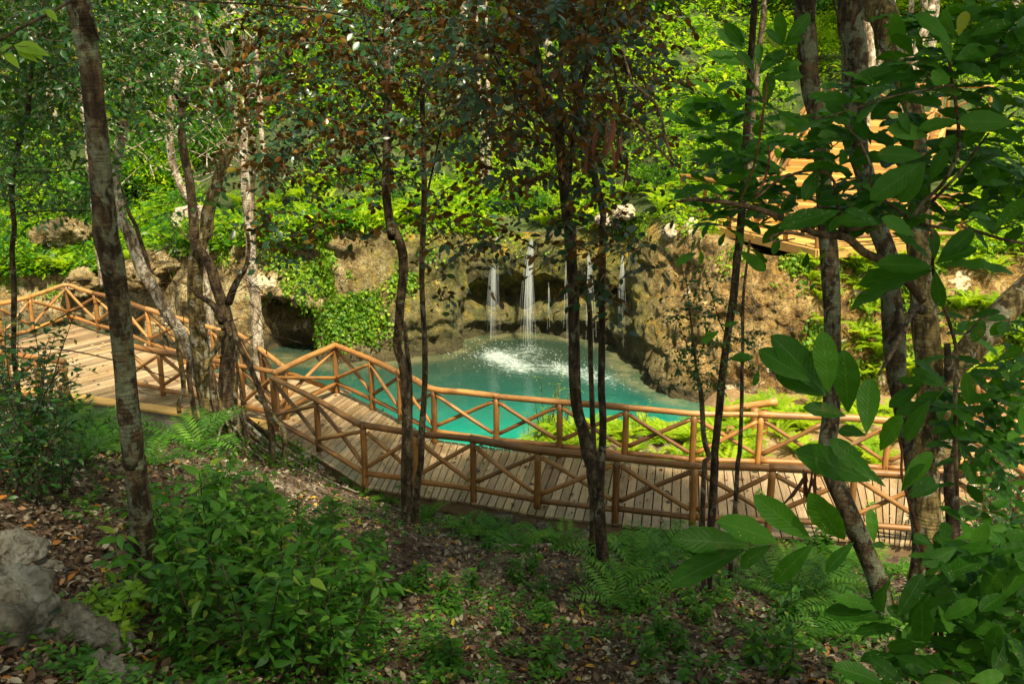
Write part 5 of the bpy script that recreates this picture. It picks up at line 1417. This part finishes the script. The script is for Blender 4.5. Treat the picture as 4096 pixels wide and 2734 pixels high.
# hillside shrubs and trees
def hill_bush(r, n, leaf, mat):
    t = thing('shrub', 'hill shrub', 'shrub'); lm, sm = MB(), MB()
    clump_crown(lm, sm, np.array([0, 0, r * .55]), (r, r, r * .8), 15, n // 15, leaf, L_FLAT, np.array([0, 0, .02]), flat=.6)
    sm.build('stems', M['twig'], t); lm.build('foliage', M[mat], t)
    return Kind(t, 'shrub')
HB = [hill_bush(1.0, 2600, .11, m) for m in ('hill', 'hill', 'hill_dark', 'hill', 'hill_dark')] + [hill_bush(1.1, 1300, .19, 'hill')]
def hidden_ok(x, y):
    s = (x - 5.75) * .5 + (y - 25) * .866; l = (x - 5.75) * .866 - (y - 25) * .5
    return not (-1.6 < l < 5 and -5 < s < 12.5)
k = 0
while k < 290:
    x = rng.uniform(-34, 34); d = rng.uniform(1.0, 1.0) + 40 * rng.random() ** 1.6
    y = float(np.interp(x, ST[:, 2], ST[:, 3])) + d
    if abs(x) > .6 * y + 2 or not hidden_ok(x, y): continue
    e = ((x + 8.6) / 2.0) ** 2 + ((y - 33.5) / 3.6) ** 2
    if e < 1: continue
    k += 1
    z = float(hill_z(x, y)[0])
    far = y > 40
    pick([HB[2], HB[4]] if x < -2 and rng.random() < .65 else HB).put((x, y, z - .15), rng.uniform(0, 6.28), rng.uniform(.35, .8) if d < 7 else rng.uniform(.8, 1.8), 'green shrub on the far slope, one of many under the trees' if far else 'sunlit low shrub on the slope above the cliff', 'shrubs on the far slope' if far else 'low shrubs above the cliff')
def hill_tree(h, r, n, leaf, mat, bark):
    t = thing('tree', 'hill tree', 'tree')
    tm, lm, sm = MB(), MB(), MB()
    pts = np.array([[0, 0, -.5, .16], [rng.normal() * .15, 0, h * .3, .13], [rng.normal() * .4, rng.normal() * .3, h * .65, .10], [rng.normal() * .5, rng.normal() * .4, h, .06]])
    limb(tm, pts, 10, .3, .1, .03, int(rng.integers(99)))
    clump_crown(lm, sm, pts[-1, :3] + [0, 0, -.1 * h], (r, r, r * .75), 24, n // 24, leaf, L_FLAT, pts[2, :3])
    tm.build('trunk', M[bark], t); sm.build('limb', M[bark], t); lm.build('crown', M[mat], t)
    return Kind(t, 'tree')
HT = [hill_tree(5.0, 2.0, 4800, .16, 'hill', 'bark_pale'), hill_tree(6.0, 2.3, 5200, .16, 'hill_dark', 'bark'), hill_tree(4.2, 1.8, 4000, .15, 'hill', 'bark'), hill_tree(7.0, 2.2, 4400, .18, 'hill_dark', 'bark_pale')]
k = 0
while k < 84:
    x = rng.uniform(-32, 32); y = float(np.interp(x, ST[:, 2], ST[:, 3])) + rng.uniform(11, 36)
    if abs(x) > .58 * y + 1 or not hidden_ok(x, y): continue
    if -13 < x < -5 and y < 37: continue
    k += 1
    pick(HT).put((x, y, float(hill_z(x, y)[0])), rng.uniform(0, 6.28), rng.uniform(.8, 1.35), 'slim forest tree with a light crown on the wooded far slope', 'forest trees on the far slope')
for lab, s, Y_, m in (('pale ringed palm-like trunk between the two thick grey trunks', 'R3 1298,480,56 1295,300,54 1280,130,54 1260,-40,52', 29, 'bark_pale'), ('short pale trunk right of the thick trunks on the slope', 'R3 1548,390,44 1560,220,40 1570,60,36 1575,-40,34', 33, 'bark_pale'), ('pale slanting trunk farther right on the slope', 'R3 1590,410,60 1640,250,56 1690,90,50 1720,-40,46', 32, 'bark_pale'),
        ('slim dark trunk rising behind the broad leaves', 'R3 520,760,46 540,560,44 570,300,42 590,0,40', 26, 'bark_dark'), ('thin pale trunk glimpsed through the copper leaves', 'R2 950,760,30 935,600,28 925,450,26 915,250,24 910,0,22', 31, 'bark_pale'), ('another thin pale trunk close beside it', 'R2 995,770,26 990,600,24 985,400,22 980,0,20', 31.5, 'bark_pale'),
        ('crooked pale branchy trunk at the left behind the mottled trunk', 'R1 540,690,40 480,580,38 420,540,36 360,480,34 300,420,30 200,300,26', 27, 'bark_pale'), ('grey trunk behind the copper leaves left of the twin stems', 'R1 1690,1500,28 1670,1250,26 1700,1000,24 1650,850,22 1640,700,18', 27.5, 'bark_brown'), ('leaning pale stem at the top left of the slope', 'R1 1680,230,36 1600,120,34 1520,20,32 1480,-40,30', 34, 'bark_pale')):
    simple_tree(lab, [s], Y_, Y_ + .2, m, 13, ((0, 0, 2), (1.9, 1.9, 1.0), 12, 70, .16), 'hill', hill=True)
# bare white branches in the left thicket
tm = MB()
t = thing('dead_shrub', 'leafless thicket of thin whitish branches at the upper left', 'shrub', (-7, 22, 3))
for k in range(110):
    px, py = rng.uniform(420, 1030), rng.uniform(0, 720)
    p = AT(px, py, rng.uniform(21, 24)); a = rng.uniform(0, 6.28)
    d = np.array([math.cos(a), .4 * math.sin(a), rng.uniform(.1, 1.1)]) * rng.uniform(.5, 1.5)
    tube(tm, [p - d * .5, p + rng.normal(size=3) * .08, p + d * .5], [.014, .010, .005], 4, .3, caps=False)
tm.build('branches', M['bark_pale'], t)

# undergrowth, creeper, litter ------------------------------------------------------------------
def hill_cover(n, leaf, mat, name, dmax, up, x0=-36, x1=36, e0=1.7):
    x = rng.uniform(x0, x1, n); d = -.2 + dmax * rng.random(n) ** e0
    y = np.interp(x, ST[:, 2], ST[:, 3]) + d
    ok = (np.abs(x) < .6 * y + 2) & ~(((x + 8.6) / 1.9) ** 2 + ((y - 33.5) / 3.4) ** 2 < 1) & (n2(x, y, .8, 3, 90) > -.22)
    sa_ = (x - 5.75) * .5 + (y - 25) * .866; la_ = (x - 5.75) * .866 - (y - 25) * .5
    ok &= ~((la_ > -.4) & (la_ < 4.0) & (sa_ > -4) & (sa_ < 11.5))
    x, y = x[ok], y[ok]
    z = hill_z(x, y) + rng.random(len(x)) ** 2 * up * (.6 + .8 * np.clip(n2(x, y, .6, 2, 91), 0, 1))
    lm = MB(); N = unit(np.array([0, -.25, 1.]) + rng.normal(size=(len(x), 3)) * .5)
    leaves(lm, np.column_stack([x, y, z]), rdir(len(x)) * [1, 1, .5], N, leaf * rng.uniform(.5, 1.4, len(x)) * (.8 + y / 60), L_FLAT)
    o = kind(lm.build(name, M[mat]), 'stuff')
    return o
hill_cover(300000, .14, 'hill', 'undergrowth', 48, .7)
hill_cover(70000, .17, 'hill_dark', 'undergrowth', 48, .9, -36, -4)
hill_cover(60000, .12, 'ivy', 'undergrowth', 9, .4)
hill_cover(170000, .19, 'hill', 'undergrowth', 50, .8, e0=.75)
lm = MB()                                                       # creeper on the rock
cx, cz = CL[..., 0], CL[..., 2]
dens = 1.5 * np.exp(-((cx + 4.3) / 1.0) ** 2) * sstep(-.4, .2, cz) + 1.2 * sstep(-6.8, -5.8, cx) * sstep(-1.6, -2.6, cx) * sstep(.9, 1.6, cz)
dens += .25 * np.exp(-((cx + 6.0) / 1.0) ** 2) * sstep(.5, 1.6, cz)
dens += 1.0 * sstep(.55, .2, np.abs(cx - 6.9)) * sstep(-.2, .5, cz) + .7 * sstep(7.2, 8.5, cx)
tzz = np.broadcast_to(tz[None], cz.shape)
dens += .9 * sstep(.75, .15, tzz - cz) * (1 - .85 * sstep(-1.0, -.4, cx) * sstep(3.4, 2.8, cx)) * (1 - .7 * sstep(3.4, 4., cx) * sstep(6.4, 5.8, cx))
nz = fbm(CL.reshape(-1, 3) * 1.4, 3, 77).reshape(cz.shape)
dens *= sstep(-.2, .45, nz)
pr = (dens * (cz > -.45)).ravel(); pr = pr / pr.sum()
idx = rng.choice(len(pr), 42000, p=pr)
P_ = CL.reshape(-1, 3)[idx] + CN.reshape(-1, 3)[idx] * rng.uniform(.02, .10, (len(idx), 1)) + rng.normal(size=(len(idx), 3)) * .03
leaves(lm, P_, np.array([0, 0, -1.]) + rng.normal(size=(len(idx), 3)) * .7, CN.reshape(-1, 3)[idx] + np.array([0, 0, .5]) + rng.normal(size=(len(idx), 3)) * .55, rng.uniform(.06, .13, len(idx)), L_FLAT, 1.5)
kind(lm.build('ivy', M['ivy']), 'stuff')
# slope samples with more where it is near
def slope_pts(n, y0=3.6, y1=19.5):
    y = y0 * (y1 / y0) ** rng.random(n)
    x = rng.uniform(-1, 1, n) * (.58 * y + 1.2)
    ok = y < yb(x) - .05
    x, y = x[ok], y[ok]
    return x, y, ground_z(x, y)
x, y, z = slope_pts(60000)
n = len(x); lm = MB()
e = .05
gx = (ground_z(x + e, y) - z) / e; gy = (ground_z(x, y + e) - z) / e
NG = unit(np.column_stack([-gx, -gy, np.ones(n)]))
leaves(lm, np.column_stack([x, y, z + rng.uniform(.004, .035, n)]), rdir(n) * [1, 1, .35] + np.column_stack([0 * gx, 0 * gy, gx * 0]), NG + rng.normal(size=(n, 3)) * .38, rng.uniform(.04, .10, n), L_DEAD)
kind(lm.build('leaf_litter', M['litter']), 'stuff')
x, y, z = slope_pts(6000); n = len(x); tm = MB()
for k in range(n):
    a = rng.uniform(0, 6.28); ln = rng.uniform(.06, .30)
    d = np.array([math.cos(a) * ln, math.sin(a) * ln, 0]); d[2] = -.33 * d[1] + rng.normal() * .02
    p = np.array([x[k], y[k], z[k] + .012])
    tube(tm, [p, p + d * .5 + rng.normal(size=3) * .01, p + d], [.004, .0035, .002], 3, 1, caps=False)
kind(tm.build('twig_litter', M['twig']), 'stuff')
# leaves fallen on the walks
lm = MB(); PP = []
def in_poly(p, poly):
    s = [np.cross(poly[(i + 1) % len(poly)] - poly[i], p - poly[i]) for i in range(len(poly))]
    return min(s) > 0 or max(s) < 0
pl1 = [np.asarray(q, float) for q in poly1]
while len(PP) < 90:
    p = np.array([rng.uniform(-13, -5), rng.uniform(18.5, 27)])
    if in_poly(p, pl1): PP.append([*p, .012])
for k in range(190):
    f = rng.uniform(0, len(nb2) - 1.01); i = int(f); f -= i; g = rng.random()
    a = nb2[i] * (1 - f) + nb2[i + 1] * f; b = fa2[i] * (1 - f) + fa2[i + 1] * f
    PP.append([*(a * (1 - g) + b * g), .012])
for k in range(45): PP.append([*(lp[0] * 0 + np.array([6.6, 24.4]) + rng.normal(size=2) * [1., 1.2]), UZ + .012])
n = len(PP)
leaves(lm, PP, rdir(n) * [1, 1, .1], np.array([0, 0, 1.]) + rng.normal(size=(n, 3)) * .2, rng.uniform(.05, .12, n), L_DEAD)
kind(lm.build('fallen_leaves', M['litter']), 'stuff')
# seedlings and small plants
x, y, z = slope_pts(7000, 4.0); keep = n2(x, y, .55, 3, 44) + .25 * (x > 1) > .0
x, y, z = x[keep], y[keep], z[keep]; n = len(x)
lm, tm = MB(), MB()
PP, DD, NN, LL = [], [], [], []
for k in range(n):
    h = rng.uniform(.04, .22); p = np.array([x[k], y[k], z[k]])
    lean = rng.normal(size=2) * .04
    m = int(rng.integers(4, 10)); a = rng.uniform(0, 6.28); lf = rng.uniform(.035, .085)
    for j in range(m):
        f = .35 + .65 * j / m
        a += 2.4
        PP.append(p + [lean[0] * f, lean[1] * f, h * f]); DD.append([math.cos(a), math.sin(a), rng.uniform(-.1, .5)]); NN.append([0, 0, 1]); LL.append(lf)
PP = np.array(PP); DD = np.array(DD); NN = np.array(NN, float) + rng.normal(size=(len(PP), 3)) * .3; LL = np.array(LL) * rng.uniform(.7, 1.2, len(PP))
leaves(lm, PP, DD, NN, LL, L_SMALL)
kind(lm.build('seedling_cover', M['bush']), 'stuff')
# low plants at the foot of the platform and along the left
x = rng.uniform(-14, -3.5, 9000); y = yb(x) - rng.random(9000) ** 1.4 * 5.0
z = ground_z(x, y); ok = n2(x, y, .9, 2, 66) > -.2; x, y, z = x[ok], y[ok], z[ok]; n = len(x); lm = MB()
leaves(lm, np.column_stack([x, y, z + rng.random(n) ** 1.5 * .3]), rdir(n, .2), np.array([0, 0, 1.]) + rng.normal(size=(n, 3)) * .5, rng.uniform(.05, .11, n), L_SMALL)
kind(lm.build('ground_plants', M['hill_dark']), 'stuff')

# rocks ------------------------------------------------------------------------------------------
def rock_mesh(seed, flat=.75, rough=1.):
    nu_, nv_ = 96, 64
    th = np.linspace(0, 2 * math.pi, nu_ + 1)[:-1]; ph = np.linspace(-math.pi / 2, math.pi / 2, nv_)
    P_ = np.array([[math.cos(a) * math.cos(b), math.sin(a) * math.cos(b), math.sin(b)] for b in ph for a in th])
    pl = unit(np.random.default_rng(seed).normal(size=(9, 3)))
    r = np.min(np.array([.72 / np.maximum(P_ @ q, .25) for q in pl]), axis=0).clip(0, 1.1)
    V = P_ * (r + rough * (.16 * fbm(P_ * 1.8 + seed, 4, seed) + .07 * fbm(P_ * 5 + seed, 3, seed) + .035 * fbm(P_ * 15 + seed, 4, seed) - .05 * np.abs(vnoise(P_ * 3.3, seed + 5))))[:, None]
    V[:, 2] *= flat
    i = np.arange(nv_ - 1)[:, None] * nu_ + np.arange(nu_)[None]; j = np.arange(nv_ - 1)[:, None] * nu_ + (np.arange(nu_)[None] + 1) % nu_
    mb = MB(); mb.add(V, np.stack([i, j, j + nu_, i + nu_], -1).reshape(-1, 4))
    return mb
def rock(lab, p, s, seed, mat='rock', flat=.75, grp=None, sc3=(1, 1, 1)):
    o = link('rock', rock_mesh(seed, flat).mesh('rock', M[mat]))
    o.location = tuple(float(v) for v in p); o.scale = (s * sc3[0], s * sc3[1], s * sc3[2]); o.rotation_euler = (0, 0, seed * 1.3)
    return tag(o, lab, 'rock', grp)
def on_px(px, py, up=.0): return at_px(px, py) + np.array([0, 0, up])
rock('big craggy limestone boulder at the lower left edge', on_px(0, 2490, .04), .38, 3, flat=.85)
rock('rounded tan boulder beside the big craggy one', on_px(290, 2560, .05), .27, 8, flat=.75)
rock('dark stone behind the big craggy boulder', on_px(60, 2250, .05), .24, 5)
rock('pale stone showing under the bushes right of the mottled trunk', on_px(670, 2420, .04), .20, 12, 'rock_white')
rock('grey wedge stone between tan boulder and bushes', on_px(470, 2570, .03), .14, 15)
for k, (px, py, s) in enumerate(((380, 2660, .10), (430, 2710, .13), (350, 2720, .12), (240, 2700, .07), (500, 2720, .09), (160, 2660, .06), (190, 2270, .09), (240, 2290, .06), (100, 2640, .05))):
    rock('small pale stone among dead leaves in the lower left corner', on_px(px, py, .02), s, 20 + k, 'rock', .7, 'small stones in the lower left corner')
for k, (px, py, s) in enumerate(((2010, 2090, .20), (2080, 2080, .16), (2290, 2080, .18), (1950, 2120, .12), (2360, 2130, .13), (1860, 2130, .10), (2180, 2110, .12), (2900, 2240, .12), (2760, 2160, .11), (3200, 2210, .12), (1760, 2080, .12), (1230, 1840, .15), (1290, 1870, .10))):
    rock('crumbly pale limestone lump on the slope below the boardwalk', on_px(px, py, .04), s * 1.35, 40 + k, 'rock', .6, 'limestone lumps below the boardwalk')
for lab, px, py, s, Y_ in (('large white boulder crowning the cliff right of the falls', 2500, 845, .33, 27.4), ('white boulder lower on the cliff edge by the golden landing', 2680, 930, .30, 25.2), ('white stone on the cliff edge above the falls', 2410, 880, .3, 27.6), ('white boulder below the golden landing', 2760, 905, .28, 25.4),
                    ('white rock on the slope left of the copper leaves', 1495, 853, .22, 27.5), ('pale broad rock above the far corner of the platform', 330, 1125, .6, 28.6), ('sunlit pale rock face behind the fig tree', 640, 1070, .7, 27.2), ('pale rock beside the sunlit one behind the fig tree', 560, 1090, .7, 26.9), ('grey limestone ledge among ferns at the left', 250, 930, .8, 31.), ('grey limestone ledge behind the white trunks', 760, 880, .7, 29.5)):
    p = AT(px, py, Y_); rock(lab, p, s, int(px) % 97, 'rock_white' if 'white' in lab else 'cliff', .7)
x, y, z = slope_pts(1500); lm = MB()
for k in range(len(x)):
    r_ = rng.uniform(.008, .03) * (2 if rng.random() < .08 else 1); q = unit(rng.normal(size=(8, 3))) * r_ * np.array([1, 1, .6])
    S = np.array([(-1, -1, -1), (1, -1, -1), (1, 1, -1), (-1, 1, -1), (-1, -1, 1), (1, -1, 1), (1, 1, 1), (-1, 1, 1)]) * r_ * np.array([.7, .6, .45]) + q * .35
    c, s_ = math.cos(k), math.sin(k); S = S @ np.array([[c, -s_, 0], [s_, c, 0], [0, 0, 1]])
    lm.add(S + [x[k], y[k], z[k] + r_ * .2], [(0, 3, 2, 1), (4, 5, 6, 7), (0, 1, 5, 4), (2, 3, 7, 6), (1, 2, 6, 5), (3, 0, 4, 7)])
kind(lm.build('pebbles', M['rock'], smooth=False), 'stuff')
# fallen branches on the slope
for lab, s, y0, y1, m in (('pale broken branch lying before the boardwalk', 'Q2 1040,640,30 1150,590,34 1260,560,34 1340,500,34 1410,425,26', 13.0, 13.5, 'bark_pale'), ('thin curved stick on the slope before the boardwalk', 'Q2 900,510,8 1050,545,8 1250,555,8 1400,540,8 1560,500,6', 13.2, 13.6, 'twig'), ('crooked brown stick beside the big boulder', 'Q1 340,940,34 400,910,36 450,860,36 470,820,26', 7.4, 7.8, 'bark_brown'), ('curved grey root in the middle of the litter', 'Q2 900,1225,16 910,1180,18 950,1145,18 1000,1120,14', 8.6, 9, 'bark')):
    q = traced(s, y0, y1)
    for r in q: r[2] = GZ(r[0], r[1]) + r[3] * .9 + (.05 if 'broken' in lab else 0)
    mb = MB(); limb(mb, q, 8, .06, .12, .01, 5); tag(mb.build('fallen_branch', M[m]), lab, 'branch')
